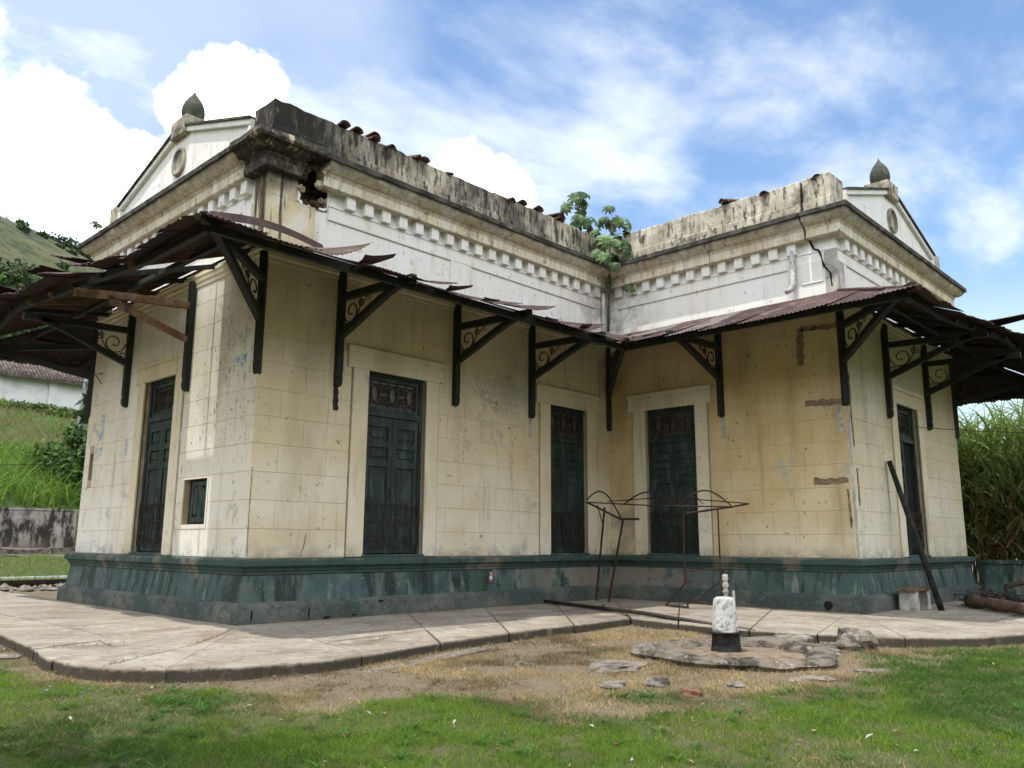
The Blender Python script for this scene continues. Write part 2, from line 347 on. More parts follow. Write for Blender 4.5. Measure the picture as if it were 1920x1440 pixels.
M['plinth_ledge'] = mat('plinth_ledge', (0.045, 0.078, 0.072), [
    dict(c=(0.17, 0.155, 0.13), s=1.0, d=8, r=0.65, lo=0.52, hi=0.60, seed=8, a=0.85),
    dict(c=(0.34, 0.32, 0.27), s=5, d=8, r=0.7, lo=0.5, hi=0.64, seed=2, a=0.6, up=(0.2, 0.7)),
    dict(c=(0.03, 0.035, 0.03), s=(6, 6, 2), d=7, lo=0.52, hi=0.68, seed=3, a=0.7)], rough=0.85, bump=[(25, 0.35, 0.015)])
M['plinth_base'] = mat('plinth_base_concrete', (0.15, 0.155, 0.14), [
    dict(c=(0.055, 0.085, 0.082), s=0.8, lo=0.38, hi=0.54, seed=1),
    dict(c=(0.07, 0.07, 0.062), s=6, d=9, r=0.75, lo=0.50, hi=0.60, seed=2, a=0.75),
    dict(c=(0.28, 0.27, 0.235), s=16, d=5, r=0.7, lo=0.56, hi=0.66, seed=3, a=0.45), dict(c=(0.10, 0.085, 0.06), s=3, d=6, lo=0.35, hi=0.55, seed=6, z=(0.13, 0.0), wob=0.08, ws=4.0, a=0.7)], rough=0.95, bump=[(30, 0.6, 0.02)])
M['paving'] = mat('paving_concrete', (0.30, 0.26, 0.205), [
    dict(c=(0.36, 0.325, 0.265), s=0.9, lo=0.42, hi=0.60, seed=1),
    dict(c=(0.21, 0.17, 0.125), s=1.3, d=8, r=0.68, lo=0.49, hi=0.62, seed=2, a=0.75),
    dict(c=(0.17, 0.14, 0.105), s=(6, 6, 6), d=8, r=0.72, lo=0.53, hi=0.63, seed=3, a=0.6),
    dict(c=(0.47, 0.43, 0.36), s=3.3, d=6, r=0.7, lo=0.57, hi=0.64, seed=9, a=0.6),
    dict(c=(0.09, 0.075, 0.055), s=17, d=4, lo=0.63, hi=0.66, seed=8, a=0.8),
    dict(c=(0.06, 0.052, 0.038), s=5, d=7, lo=0.10, hi=0.42, seed=4, z=(0.014, -0.012), wob=0.05, ws=11.0, a=0.97),
    dict(c=(0.10, 0.085, 0.06), s=2.5, d=6, lo=0.40, hi=0.6, seed=5, sph=((12.0, 9.0, 0), 0.8, 2.2), a=0.6)], rough=0.93, bump=[(8, 0.3, 0.03), (50, 0.45, 0.01)], objvar=0.05)
M['timber'] = mat('timber_dark_paint', (0.022, 0.024, 0.022), [dict(c=(0.06, 0.05, 0.04), s=(6, 6, 2), lo=0.55, hi=0.7, a=0.7)], rough=0.7, bump=[(20, 0.2, 0.01)])
M['timber_brown'] = mat('timber_bare', (0.16, 0.085, 0.045), [dict(c=(0.28, 0.20, 0.14), s=(9, 2, 9), lo=0.45, hi=0.65, a=0.8), dict(c=(0.07, 0.045, 0.03), s=4, lo=0.5, hi=0.65)], rough=0.85, bump=[(20, 0.3, 0.01)])
M['rust'] = mat('rusty_sheet', (0.030, 0.019, 0.016), [
    dict(c=(0.055, 0.028, 0.022), s=1.6, lo=0.45, hi=0.6, seed=1), dict(c=(0.015, 0.012, 0.011), s=5, d=7, lo=0.5, hi=0.65, seed=3, a=0.8),
    dict(c=(0.082, 0.052, 0.043), s=1.6, lo=0.25, hi=0.5, seed=1, up=(0.2, 0.6)), dict(c=(0.22, 0.165, 0.15), s=2.2, d=8, lo=0.54, hi=0.64, seed=2, a=0.6, up=(0.2, 0.6)),
    dict(c=(0.06, 0.03, 0.025), s=5, d=7, lo=0.52, hi=0.65, seed=5, a=0.8, up=(0.2, 0.6))], rough=0.7, spec=0.25, metal=0.1, bump=[(30, 0.2, 0.006)], objvar=0.25)
M['iron'] = mat('iron_dark', (0.022, 0.02, 0.019), [dict(c=(0.09, 0.045, 0.028), s=8, lo=0.5, hi=0.65, a=0.7)], rough=0.6, spec=0.4)
M['iron_rust'] = mat('iron_rusty', (0.035, 0.022, 0.018), [dict(c=(0.085, 0.045, 0.03), s=8, lo=0.45, hi=0.6), dict(c=(0.02, 0.018, 0.016), s=4, lo=0.5, hi=0.6)], rough=0.8, bump=[(40, 0.3, 0.005)])
M['door'] = mat('door_green_paint', (0.018, 0.032, 0.029), [
    dict(c=(0.065, 0.095, 0.082), s=(7, 7, 1.4), d=8, r=0.72, lo=0.50, hi=0.60, seed=1, a=0.75), dict(c=(0.012, 0.02, 0.018), s=3, lo=0.5, hi=0.65, seed=2, a=0.7),
    dict(c=(0.20, 0.21, 0.18), s=24, d=4, lo=0.66, hi=0.70, seed=3, a=0.5)], rough=0.6, spec=0.35, bump=[(40, 0.2, 0.004)])
M['glass_dirty'] = mat('dirty_glass', (0.05, 0.048, 0.048), [dict(c=(0.10, 0.095, 0.09), s=3, lo=0.4, hi=0.6)], rough=0.3, spec=0.5)
M['dark'] = mat('dark_interior', (0.012, 0.011, 0.010), rough=0.95)
M['brick_raw'] = mat('raw_brick', (0.04, 0.024, 0.018), [dict(c=(0.08, 0.045, 0.03), s=6, d=7, lo=0.4, hi=0.6), dict(c=(0.15, 0.11, 0.08), s=9, lo=0.58, hi=0.7)], rough=0.95, bump=[(15, 0.8, 0.04)])
M['mortar'] = mat('brown_mortar', (0.20, 0.15, 0.10), [dict(c=(0.30, 0.24, 0.17), s=9, d=8, lo=0.45, hi=0.65), dict(c=(0.10, 0.075, 0.05), s=5, lo=0.55, hi=0.65)], rough=0.97, bump=[(25, 0.7, 0.02)])
M['cement'] = mat('grey_cement', (0.40, 0.385, 0.35), [dict(c=(0.24, 0.22, 0.21), s=5, d=8, lo=0.5, hi=0.65), dict(c=(0.56, 0.53, 0.47), s=3, lo=0.5, hi=0.6)], rough=0.95, bump=[(25, 0.5, 0.015)])
M['finial'] = mat('finial_mossy', (0.058, 0.072, 0.055), [dict(c=(0.15, 0.14, 0.10), s=5, d=7, lo=0.5, hi=0.65), dict(c=(0.03, 0.035, 0.03), s=(8, 8, 2), d=7, lo=0.54, hi=0.66)], rough=0.8, bump=[(20, 0.4, 0.02)])
M['tile'] = mat('clay_tile', (0.10, 0.062, 0.045), [dict(c=(0.26, 0.17, 0.11), s=6, d=7, lo=0.52, hi=0.66), dict(c=(0.03, 0.026, 0.022), s=4, lo=0.5, hi=0.64)], rough=0.95, bump=[(30, 0.4, 0.01)], objvar=0.3)
M['white'] = mat('white_paint', (0.80, 0.79, 0.76), [dict(c=(0.6, 0.57, 0.5), s=4, lo=0.55, hi=0.75, a=0.5)], rough=0.8)
M['lime'] = mat('limewashed_concrete', (0.58, 0.57, 0.55), [dict(c=(0.22, 0.21, 0.20), s=16, d=8, r=0.75, lo=0.50, hi=0.58, seed=1, a=0.85), dict(c=(0.40, 0.44, 0.42), s=5, lo=0.5, hi=0.7)], rough=0.95, bump=[(35, 0.8, 0.015)])
M['black'] = mat('black_iron_base', (0.016, 0.015, 0.014), [dict(c=(0.06, 0.05, 0.04), s=9, lo=0.5, hi=0.7)], rough=0.75, bump=[(30, 0.4, 0.01)])
M['stone'] = mat('grey_stone', (0.25, 0.22, 0.18), [dict(c=(0.09, 0.08, 0.065), s=6, d=9, r=0.72, lo=0.46, hi=0.62), dict(c=(0.42, 0.40, 0.36), s=9, d=7, lo=0.58, hi=0.70, a=0.8)], rough=0.96, bump=[(14, 0.9, 0.05), (60, 0.4, 0.01)], objvar=0.2)
M['basin'] = mat('basin_concrete', (0.20, 0.172, 0.135), [dict(c=(0.055, 0.047, 0.037), s=4, d=9, r=0.72, lo=0.46, hi=0.56), dict(c=(0.40, 0.37, 0.31), s=8, d=7, lo=0.56, hi=0.68, a=0.8)], rough=0.96, bump=[(10, 0.9, 0.05), (50, 0.4, 0.01)])
M['brick_red'] = mat('red_brick', (0.17, 0.10, 0.075), [dict(c=(0.22, 0.10, 0.06), s=9, lo=0.45, hi=0.6)], rough=0.95, bump=[(30, 0.6, 0.01)])
M['log'] = mat('rusty_log', (0.12, 0.072, 0.05), [dict(c=(0.20, 0.135, 0.095), s=(9, 9, 9), d=8, lo=0.5, hi=0.62), dict(c=(0.08, 0.045, 0.03), s=6, d=7, lo=0.5, hi=0.64)], rough=0.95, bump=[(18, 0.8, 0.03)])
M['char'] = mat('charred_debris', (0.03, 0.026, 0.022), [dict(c=(0.16, 0.12, 0.09), s=14, d=6, lo=0.58, hi=0.66)], rough=0.9, bump=[(20, 0.8, 0.03)])
M['blade'] = mat('grass_blades', (0.1, 0.2, 0.05), tint='tint', rough=0.75, spec=0.2, trans=0.45)
M['leafy'] = mat('foliage', (0.1, 0.2, 0.05), tint='tint', rough=0.65, spec=0.25, trans=0.25)
M['ground'] = mat('lawn_soil', (0.1, 0.1, 0.05), [dict(c=(0.13, 0.095, 0.058), s=2.2, d=9, r=0.7, lo=0.52, hi=0.66, a=0.75), dict(c=(0.055, 0.05, 0.028), s=14, d=8, r=0.7, lo=0.52, hi=0.66, a=0.6)], tint='tint', rough=0.97, bump=[(9, 0.6, 0.05), (60, 0.5, 0.015)])
M['wall_old'] = mat('mouldy_wall', (0.36, 0.32, 0.28), [dict(c=(0.045, 0.04, 0.034), s=(1.2, 1.2, 0.35), d=9, r=0.7, lo=0.44, hi=0.52, seed=1), dict(c=(0.50, 0.46, 0.42), s=1.2, d=6, lo=0.55, hi=0.68, seed=2, a=0.7), dict(c=(0.15, 0.10, 0.07), s=1.3, lo=0.35, hi=0.6, seed=3, z=(1.5, 0.7), a=0.8)], rough=0.97, bump=[(6, 0.6, 0.06)])
M['house'] = mat('house_white', (0.74, 0.74, 0.72), [dict(c=(0.52, 0.52, 0.48), s=(0.5, 0.5, 0.8), d=6, lo=0.5, hi=0.7)], rough=0.9)
M['hill'] = mat('hill_grass', (0.075, 0.09, 0.038), [dict(c=(0.115, 0.112, 0.055), s=0.03, d=8, r=0.68, lo=0.42, hi=0.58, seed=1), dict(c=(0.04, 0.055, 0.026), s=0.05, d=9, r=0.72, lo=0.50, hi=0.58, seed=2, a=0.8), dict(c=(0.025, 0.04, 0.02), s=0.22, d=6, r=0.72, lo=0.54, hi=0.60, seed=4, a=0.85)], rough=0.98, bump=[(0.2, 0.5, 1.5)])
M['bark'] = mat('bark_grey', (0.16, 0.13, 0.10), [dict(c=(0.07, 0.06, 0.045), s=9, lo=0.45, hi=0.6)], rough=0.95)
M['pole'] = mat('pole_concrete', (0.33, 0.32, 0.33), [dict(c=(0.2, 0.19, 0.19), s=3, lo=0.45, hi=0.65)], rough=0.9)
M['steel'] = mat('rail_steel', (0.035, 0.022, 0.018), rough=0.6, metal=0.3)
M['gravel'] = mat('ballast', (0.26, 0.23, 0.20), rough=0.95, objvar=0.2)
M['poster'] = mat('torn_poster', (0.62, 0.64, 0.66), [dict(c=(0.12, 0.30, 0.50), s=(9, 9, 7), d=4, lo=0.50, hi=0.56, seed=2), dict(c=(0.52, 0.50, 0.44), s=14, d=6, lo=0.50, hi=0.56, seed=5), dict(c=(0.2, 0.22, 0.25), s=(40, 40, 40), lo=0.58, hi=0.62, seed=3)], rough=0.8)
M['sticker_red'] = mat('red_sticker', (0.45, 0.16, 0.13), [dict(c=(0.7, 0.68, 0.66), s=(3, 3, 14), d=1, lo=0.5, hi=0.53)], rough=0.6)
M['orange'] = mat('orange_scrap', (0.65, 0.16, 0.05), rough=0.7)
M['litter'] = mat('dry_leaves', (0.2, 0.12, 0.06), tint='tint', rough=0.9, trans=0.15)

# ------------------------------------------------------------------ plan of the station
x1, y1, LA, LB, LC, LD = 6.352, 11.531, 6.89, 8.991, 5.514, 6.70
x2, y3 = x1 + LB, y1 - LC
ZP, ZM, ZA, ZE, DC = 0.945, 5.70, 5.93, 5.13, 2.02      # plinth top, wall moulding, canopy at wall, at eave, canopy depth
FA = lambda u, d, z: (x1 - d, y1 + u, z)
FB = lambda u, d, z: (x1 + u, y1 - d, z)
FC = lambda u, d, z: (x2 - d, y1 - u, z)
FD = lambda u, d, z: (x2 + u, y3 - d, z)
FN = lambda u, d, z: (x1 + u, y1 + LA + d, z)            # far side of the left wing
FE = lambda u, d, z: (x2 + LD + d, y3 + u, z)            # far side of the right wing

# ------------------------------------------------------------------ ground
KERB = [(3.55, 27.0), (3.5, 20.0), (3.44, 15.0), (3.44, 12.31), (3.29, 10.57), (3.12, 9.6), (3.14, 9.0), (3.3, 8.44), (3.66, 7.99), (4.24, 7.66), (5.12, 7.45), (5.9, 7.58), (6.72, 7.79), (8.0, 7.97), (8.93, 8.08), (10.3, 8.15), (11.45, 8.22),
        (11.25, 7.2), (11.12, 6.1), (11.2, 5.4), (11.38, 4.8), (11.76, 4.05), (12.15, 3.6), (12.6, 3.28), (13.4, 3.06), (15.0, 2.95), (18.0, 2.9), (22.2, 2.9)]
GREEN = np.array([(-6, 16), (2.6, 11.0), (2.95, 9.6), (3.25, 8.3), (3.75, 7.1), (4.5, 5.9), (5.3, 4.85), (6.6, 3.7), (8.25, 3.4), (10.2, 3.55), (11.5, 3.75), (13.5, 3.1), (24, 2.6)])
def seg_dist(px, py, poly):
    best = np.full(px.shape, 1e9); sgn = np.zeros(px.shape)
    for (ax, ay), (bx, by) in zip(poly[:-1], poly[1:]):
        dx, dy = bx - ax, by - ay; t = np.clip(((px - ax) * dx + (py - ay) * dy) / (dx * dx + dy * dy), 0, 1)
        ex, ey = px - (ax + t * dx), py - (ay + t * dy); d = np.hypot(ex, ey); cr = dx * (py - ay) - dy * (px - ax)
        m = d < best; best = np.where(m, d, best); sgn = np.where(m, np.sign(cr), sgn)
    return best * sgn          # negative on the camera's side
def gz(x, y):
    x = np.asarray(x, float); y = np.asarray(y, float); r = np.hypot(x, y)
    z = -0.13 - 0.20 * sstep(8.5, 2.0, r) + 0.05 * (fbm(x * 0.7, y * 0.7, 3) - 0.5)
    z = np.where(y > 29, z + 0.75 * sstep(29, 45, y), z)
    return z
def gzf(x, y): return float(gz(np.array([x]), np.array([y]))[0])
def greenness(x, y):
    d = -seg_dist(x, y, GREEN)                              # positive on the green side
    n = fbm(x * 1.1, y * 1.1, 4) - 0.5; n2 = fbm(x * 3.3 + 40, y * 3.3, 3) - 0.5
    g = sstep(-0.45, 0.55, d + 0.12 + n * 1.6 + n2 * 1.2)
    g = g * (1 - 0.35 * sstep(0.56, 0.70, fbm(x * 0.9 + 9, y * 0.9 + 3, 4)))
    g = np.where(y > 26, 0.9, g)
    return g
ax_ = np.unique(np.round(np.concatenate([np.array([-1500, -700, -350, -180, -90, -50, -30, -20, -12, -8]), np.arange(-5, 24, 0.16), np.arange(24, 60, 1.5), np.array([70, 90, 130, 200, 350, 700, 1500])]), 3))
GX, GY = np.meshgrid(ax_, ax_, indexing='ij'); GZ = gz(GX, GY)
g_ = greenness(GX, GY)
gc = np.zeros(GX.shape + (3,)); dry = np.array([0.185, 0.145, 0.095]); grn = np.array([0.065, 0.085, 0.022])
gc[:] = dry; gc = gc * (1 - g_[..., None]) + grn * g_[..., None]
nx_ = len(ax_); idx = np.arange(nx_ * nx_).reshape(nx_, nx_)
GF = np.stack([idx[:-1, :-1], idx[1:, :-1], idx[1:, 1:], idx[:-1, 1:]], -1).reshape(-1, 4)
tag(np_mesh('ground', np.stack([GX, GY, GZ], -1).reshape(-1, 3), GF, M['ground'], col=gc.reshape(-1, 3), smooth=True), kind='structure')

# paving apron round the station: cracked concrete slabs, kerb edge rough
rnd = random.Random(3)
pav = tag(empty('paving', (9, 9, 0)), kind='structure')
def kpt(s):
    i = min(int(s), len(KERB) - 2); t = s - i; a, b = KERB[i], KERB[i + 1]
    return Vector((a[0] + (b[0] - a[0]) * t, a[1] + (b[1] - a[1]) * t))
INN = {0: (6.05, 27.0), 3: (6.05, 12.9), 6: (6.02, 11.25), 8: (6.1, 11.2), 11: (6.35, 11.2), 16: (14.7, 11.2)}
def inner(s):
    # matching point beside the plinth
    k = kpt(s)
    if s <= 4: return Vector((x1 - 0.12, max(k.y, y1 + 0.15)))
    if s <= 10.4: return Vector((x1 - 0.12, y1 + 0.15)).lerp(Vector((x1 + 0.25, y1 - 0.12)), (s - 4) / 6.4)
    if s <= 16: return Vector((x1 + 0.25, y1 - 0.12)).lerp(Vector((x2 - 0.1, y1 - 0.1)), (s - 10.4) / 5.6)
    if s <= 19: return Vector((x2 - 0.1, y1 - 0.1)).lerp(Vector((x2 - 0.12, y3 + 0.2)), (s - 16) / 3.0)
    if s <= 24: return Vector((x2 - 0.12, y3 + 0.2)).lerp(Vector((x2 + 0.3, y3 - 0.1)), (s - 19) / 5.0)
    return Vector((max(k.x + 1.6, x2 + 0.3), y3 - 0.1))
def slab_piece(pts, n_outer, z0, tiltx, tilty, parent):
    # pts: closed outline, shrunk for the joint; top face with a soft rim, sides down to the soil
    c = sum(pts, Vector((0, 0))) / len(pts)
    top = [p + (c - p).normalized() * 0.012 for p in pts]; rim = [p + (c - p).normalized() * 0.004 for p in pts]
    mb = MB(); n = len(pts)
    zf = lambda p: z0 + (p.x - c.x) * tiltx + (p.y - c.y) * tilty
    vs_ = [(p.x, p.y, zf(p)) for p in top] + [(p.x, p.y, zf(p) - 0.014) for p in rim] + [(p.x + rnd.uniform(-.01, .01), p.y + rnd.uniform(-.01, .01), -0.24) for p in rim]
    fs = [tuple(range(n))] + [(i, (i + 1) % n, n + (i + 1) % n, n + i) for i in range(n)] + [(n + i, n + (i + 1) % n, 2 * n + (i + 1) % n, 2 * n + i) for i in range(n)]
    mb.add(vs_, fs); o = mb.build('paving_slab', M['paving'], None); o.parent = parent; o.matrix_parent_inverse = parent.matrix_world.inverted() if False else Matrix.Translation((-9, -9, 0))
    return o
cuts_out = [0, 1.0, 1.6, 2.2, 2.9, 3.5, 4.1, 5.3, 8.0, 10.6, 12.2, 13.4, 14.7, 16, 17.0, 18.2, 19.6, 21.0, 23.0, 24.4, 25.0, 25.5, 26.2, 27]
def wobble(a, b, n, amp):
    out = []
    for i in range(n):
        t = i / n; p = a.lerp(b, t); d = (b - a); nrm = Vector((-d.y, d.x)).normalized() if d.length > 0 else Vector((0, 0))
        out.append(p + nrm * (amp * rnd.uniform(-1, 1) if i else 0))
    return out
for a, b in zip(cuts_out[:-1], cuts_out[1:]):
    n = max(3, int((b - a) * 13))
    ss = [a + (b - a) * i / n for i in range(n + 1)]
    fr = 0.72 if 4 < a < 10 else 0.66
    ins = [inner(s) for s in ss]; mids = [inner(s).lerp(kpt(s), fr) for s in ss]
    outs = []
    for i, s in enumerate(ss):
        k = kpt(s); o_ = (k - inner(s)).normalized(); outs.append(k + o_ * (0.05 * (float(fbm(np.array([k.x * 2.3]), np.array([k.y * 2.3]), 3)[0]) - 0.5) + rnd.uniform(-0.006, 0.006)))
    def inset(pts, g=0.012):
        c = sum(pts, Vector((0, 0))) / len(pts); return [p + (c - p).normalized() * g for p in pts]
    corner = 5.2 < a < 10.5 or 20.5 < a < 24
    if corner:
        slab_piece(inset(ins + outs[::-1], 0.014), 0, rnd.uniform(-.002, .002), 0, 0, pav)
    else:
        slab_piece(inset(ins + mids[::-1]), 0, rnd.uniform(-.002, .002), 0, 0, pav)
        slab_piece(inset(mids + outs[::-1], 0.014), 0, rnd.uniform(-.012, .001), rnd.uniform(-.001, .001), rnd.uniform(-.001, .001), pav)

# ------------------------------------------------------------------ the station building
ST = tag(empty('station_building', (10.8, 12.0, 0)), 'abandoned cream railway station with green plinth, dentil cornice and weathered parapet', 'building')
INV = Matrix.Translation((-10.8, -12.0, 0))
def part(mb, name, mt, parent=None, smooth=False, label=None, kind=None):
    o = mb.build(name, mt, None, smooth); o.parent = parent or ST
    if parent is None: o.matrix_parent_inverse = INV
    else: o.matrix_parent_inverse = Matrix.Identity(4)
    if label: o['label'] = label
    if kind: o['kind'] = kind
    return o
# a part that has sub-parts: mesh parts sit at the world origin, so sub-parts parented to them keep world coordinates
rb = random.Random(11)
DOORS = {'A': [(2.80, 4.10)], 'B': [(2.11, 3.42), (6.90, 8.16)], 'C': [(1.02, 2.30)], 'D': [(2.62, 3.92)]}
FACES = {'A': (FA, LA, M['wall_a']), 'B': (FB, LB, M['wall_b']), 'C': (FC, LC, M['wall_c']), 'D': (FD, LD, M['wall_d'])}
ZD0, ZD1 = 0.98, 4.17
def wall_front(T, u0, u1, z0, z1, holes, d, depth, mb):
    us = sorted({u0, u1, *[h[0] for h in holes], *[h[1] for h in holes]}); zs = sorted({z0, z1, *[h[2] for h in holes], *[h[3] for h in holes]})
    for a, b in zip(us[:-1], us[1:]):
        for c, e in zip(zs[:-1], zs[1:]):
            if any(h[0] <= a and b <= h[1] and h[2] <= c and e <= h[3] for h in holes): continue
            mb.add([(a, d, c), (b, d, c), (b, d, e), (a, d, e)], [(0, 1, 2, 3)])
    for (a, b, c, e) in holes:
        if e > 7: continue
        mb.add([(a, d, c), (b, d, c), (b, d, e), (a, d, e), (a, d - depth, c), (b, d - depth, c), (b, d - depth, e), (a, d - depth, e)],
               [(0, 1, 5, 4), (1, 2, 6, 5), (2, 3, 7, 6), (3, 0, 4, 7)])
walls = {}
COURSE = 0.432
for k, (T, L, mt) in FACES.items():
    holes = [(a, b, ZD0, ZD1) for a, b in DOORS[k]]
    if k == 'A': holes += [(1.36, 2.18, 1.46, 2.20), (6.42, 6.60, 2.40, 2.95)]
    mb = MB(T); wall_front(T, 0, L, ZP - 0.02, 5.95, holes, 0, 0.34, mb)
    w = part(mb, 'wall', M['core']); walls[k] = w
    if True:
        for (a, b, c, e) in holes: mbk = MB(T); mbk.add([(a - .02, -0.335, c - .02), (b + .02, -0.335, c - .02), (b + .02, -0.335, e + .02), (a - .02, -0.335, e + .02)], [(0, 1, 2, 3)]); part(mbk, 'room_back', M['dark'], w)
    # scored ashlar blocks
    for ci in range(11):
        z0 = ZP + ci * COURSE; z1 = z0 + COURSE
        obs = []
        for a, b in DOORS[k]:
            if z0 < 4.53: obs.append((a - 0.50, b + 0.46) if z1 > 4.12 else (a - 0.35, b + 0.32))
        if k == 'A' and z0 < 2.2 and z1 > 1.45: obs.append((1.30, 2.24))
        if k == 'A' and z0 < 2.95 and z1 > 2.40: obs.append((6.40, 6.62))
        ivs = [(0.0, L)]
        for (a, b) in obs:
            nv = []
            for (p, q) in ivs:
                if b <= p or a >= q: nv.append((p, q)); continue
                if a - p > 0.06: nv.append((p, a))
                if q - b > 0.06: nv.append((b, q))
            ivs = nv
        fills = []
        for a, b in DOORS[k]:
            if z0 < 4.53 < z1: fills.append((a - 0.50, b + 0.46, 4.513, z1))
            if z0 < 4.12 < z1: fills += [(a - 0.50, a - 0.352, z0, 4.12), (b + 0.322, b + 0.46, z0, 4.12), (a - 0.50, a - 0.457, 4.12, z1), (b + 0.427, b + 0.46, 4.12, z1)]
        for (p, q, c, e) in fills:
            mb = MB(T); mb.slab(p, q - 0.003, c, e - 0.003, -0.002, 0.0055, 0.0025); part(mb, 'plaster_block', mt, w)
        off = 0.44 if ci % 2 else 0.0
        gridu = [off + 0.88 * i for i in range(-1, 12)]
        for (p, q) in ivs:
            cs = [p] + [g for g in gridu if p + 0.16 < g < q - 0.16] + [q]
            for a, b in zip(cs[:-1], cs[1:]):
                mb = MB(T); g = 0.003
                mb.slab(a + (g if a > 0 else -0.006), b - g, z0 + g, z1 - g, -0.002, 0.005 + rb.uniform(0, 0.0015), 0.0025)
                o = part(mb, 'plaster_block', mt, w)
# moulding runs --------------------------------------------------
def run(T, u0, u1, prof, m0=0, m1=0, jit0=0.0, jit1=0.0, nseg=1, wob=0.0):
    mb = MB(T); n = len(prof); vs_ = []
    j0 = [rb.uniform(-jit0, jit0) for _ in prof]; j1 = [rb.uniform(-jit1, jit1) for _ in prof]
    for s in range(nseg + 1):
        t = s / nseg
        for i, (d, z) in enumerate(prof):
            a = u0 - m0 * d + j0[i]; b = u1 + m1 * d + j1[i]
            w = rb.uniform(-wob, wob) if (wob and i in (1, 2, n - 2)) else 0
            vs_.append((a + (b - a) * t, d + w * 0.5, z + w))
    fs = []
    for s in range(nseg):
        for i in range(n): fs.append((s * n + i, s * n + (i + 1) % n, (s + 1) * n + (i + 1) % n, (s + 1) * n + i))
    fs += [tuple(range(n)), tuple(range((nseg + 1) * n - 1, nseg * n - 1, -1))]
    mb.add(vs_, fs); return mb
RUNS = {'A': (FA, 0, LA, 1, 1), 'B': (FB, 0, LB, 1, -1), 'C': (FC, 0, LC, -1, 1), 'D': (FD, 0, LD, 1, 1), 'N': (FN, 0, 9.0, 1, 0), 'E': (FE, 0, 9.0, 1, 0)}
P_BASE = [(-0.1, -0.1), (0.20, -0.1), (0.20, 0.245), (0.185, 0.262), (0.11, 0.30), (-0.1, 0.30)]
P_PANEL = [(-0.1, 0.29), (0.105, 0.29), (0.045, 0.695), (-0.1, 0.695)]
P_MOULD = [(-0.1, 0.69), (0.05, 0.69), (0.068, 0.70), (0.068, 0.735), (0.085, 0.75), (0.10, 0.79), (0.125, 0.815), (0.125, 0.825), (-0.1, 0.825)]
P_LEDGE = [(-0.1, 0.822), (0.15, 0.822), (0.155, 0.835), (0.15, 0.905), (0.14, 0.925), (-0.1, 0.948)]
pl = None
for k, (T, u0, u1, a, b) in RUNS.items():
    nseg = max(2, int((u1 - u0) / 0.35))
    q = part(run(T, u0, u1, P_PANEL, a, b), 'plinth', M['plinth'])
    part(run(T, u0, u1, P_BASE, a, b, nseg=nseg, wob=0.006), 'plinth_base', M['plinth_base'], q)
    part(run(T, u0, u1, P_MOULD, a, b), 'plinth_moulding', M['plinth_ledge'], q)
    part(run(T, u0, u1, P_LEDGE, a, b, nseg=nseg, wob=0.004), 'plinth_ledge', M['plinth_ledge'], q)
    if k in 'NE':
        mb = MB(T); mb.add([(u0, 0, ZP - .02), (u1, 0, ZP - .02), (u1, 0, 7.2), (u0, 0, 7.2)], [(0, 1, 2, 3)]); part(mb, 'wall', M['wall_a'])
    # wall moulding under the canopy
    part(run(T, u0, u1, [(-.05, 5.60), (0.025, 5.60), (0.025, 5.66), (0.05, 5.69), (0.05, 5.745), (0.075, 5.775), (0.075, 5.82), (-.05, 5.85)], a, b), 'string_course', M['surround'])
# frieze ---------------------------------------------------------
PANELS = {'A': [(0.75, LA - 0.75)], 'B': [(0.88, 3.95), (4.5, 8.55)], 'C': [(0.35, 4.55)], 'D': [(0.45, LD - 0.5)], 'N': [], 'E': []}
for k, (T, u0, u1, a, b) in RUNS.items():
    fr = MB(T); hol = [(0.50, 1.10, 6.72, 7.14)] if k == 'B' else []
    wall_front(T, u0, u1, 5.9, 7.14, hol, 0.0, 0.3, fr)
    f = part(fr, 'frieze', M['frieze'])
    # band and stiles framing sunk panels
    part(run(T, {'B': 1.12, 'A': 0.73}.get(k, u0), u1, [(-.02, 6.60), (0.03, 6.60), (0.034, 6.62), (0.034, 6.82), (0.05, 6.835), (0.05, 6.855), (-.02, 6.86)], 0 if k in 'AB' else a, b), 'frieze_band', M['frieze'], f)
    edges = [u0] + [q for p in PANELS[k] for q in p] + [u1]
    for i in range(0, len(edges), 2):
        if edges[i + 1] - edges[i] > 0.08 and not (k in 'AB' and i == 0) and k not in 'NE':
            mb = MB(T); mb.slab(edges[i] + 0.002, edges[i + 1] - 0.002, 5.86, 6.598, -.02, 0.03, 0.003); part(mb, 'frieze_stile', M['frieze'], f)
    if k == 'C':
        mb = MB(T); mb.slab(4.84, 5.27, 6.22, 6.66, -.02, 0.05, 0.004); part(mb, 'white_plaque', M['white'], f)
# black-streaked corner pier
mb = MB(FB); mb.slab(-0.045, 0.86, 5.88, 6.72, -.02, 0.045, 0.006); mb.slab(-0.045, 0.50, 6.72, 7.10, -.02, 0.045, 0.004); part(mb, 'corner_pier', M['pier'])
mb = MB(FA); mb.slab(0.0, 0.40, 5.88, 7.10, -.02, 0.045, 0.006); part(mb, 'corner_pier', M['pier'])
mb = MB(FA); mb.slab(0.44, 0.72, 5.88, 6.66, -.02, 0.06, 0.006); part(mb, 'pilaster_strip', M['frieze'])
mb = MB(FC); mb.slab(LC - 0.20, LC + 0.046, 5.88, 6.82, -.02, 0.046, 0.006); part(mb, 'corner_pier', M['cement'])
mb = MB(FD); mb.slab(-0.0, 0.30, 5.88, 6.60, -.02, 0.046, 0.006); part(mb, 'corner_pier', M['cement'])
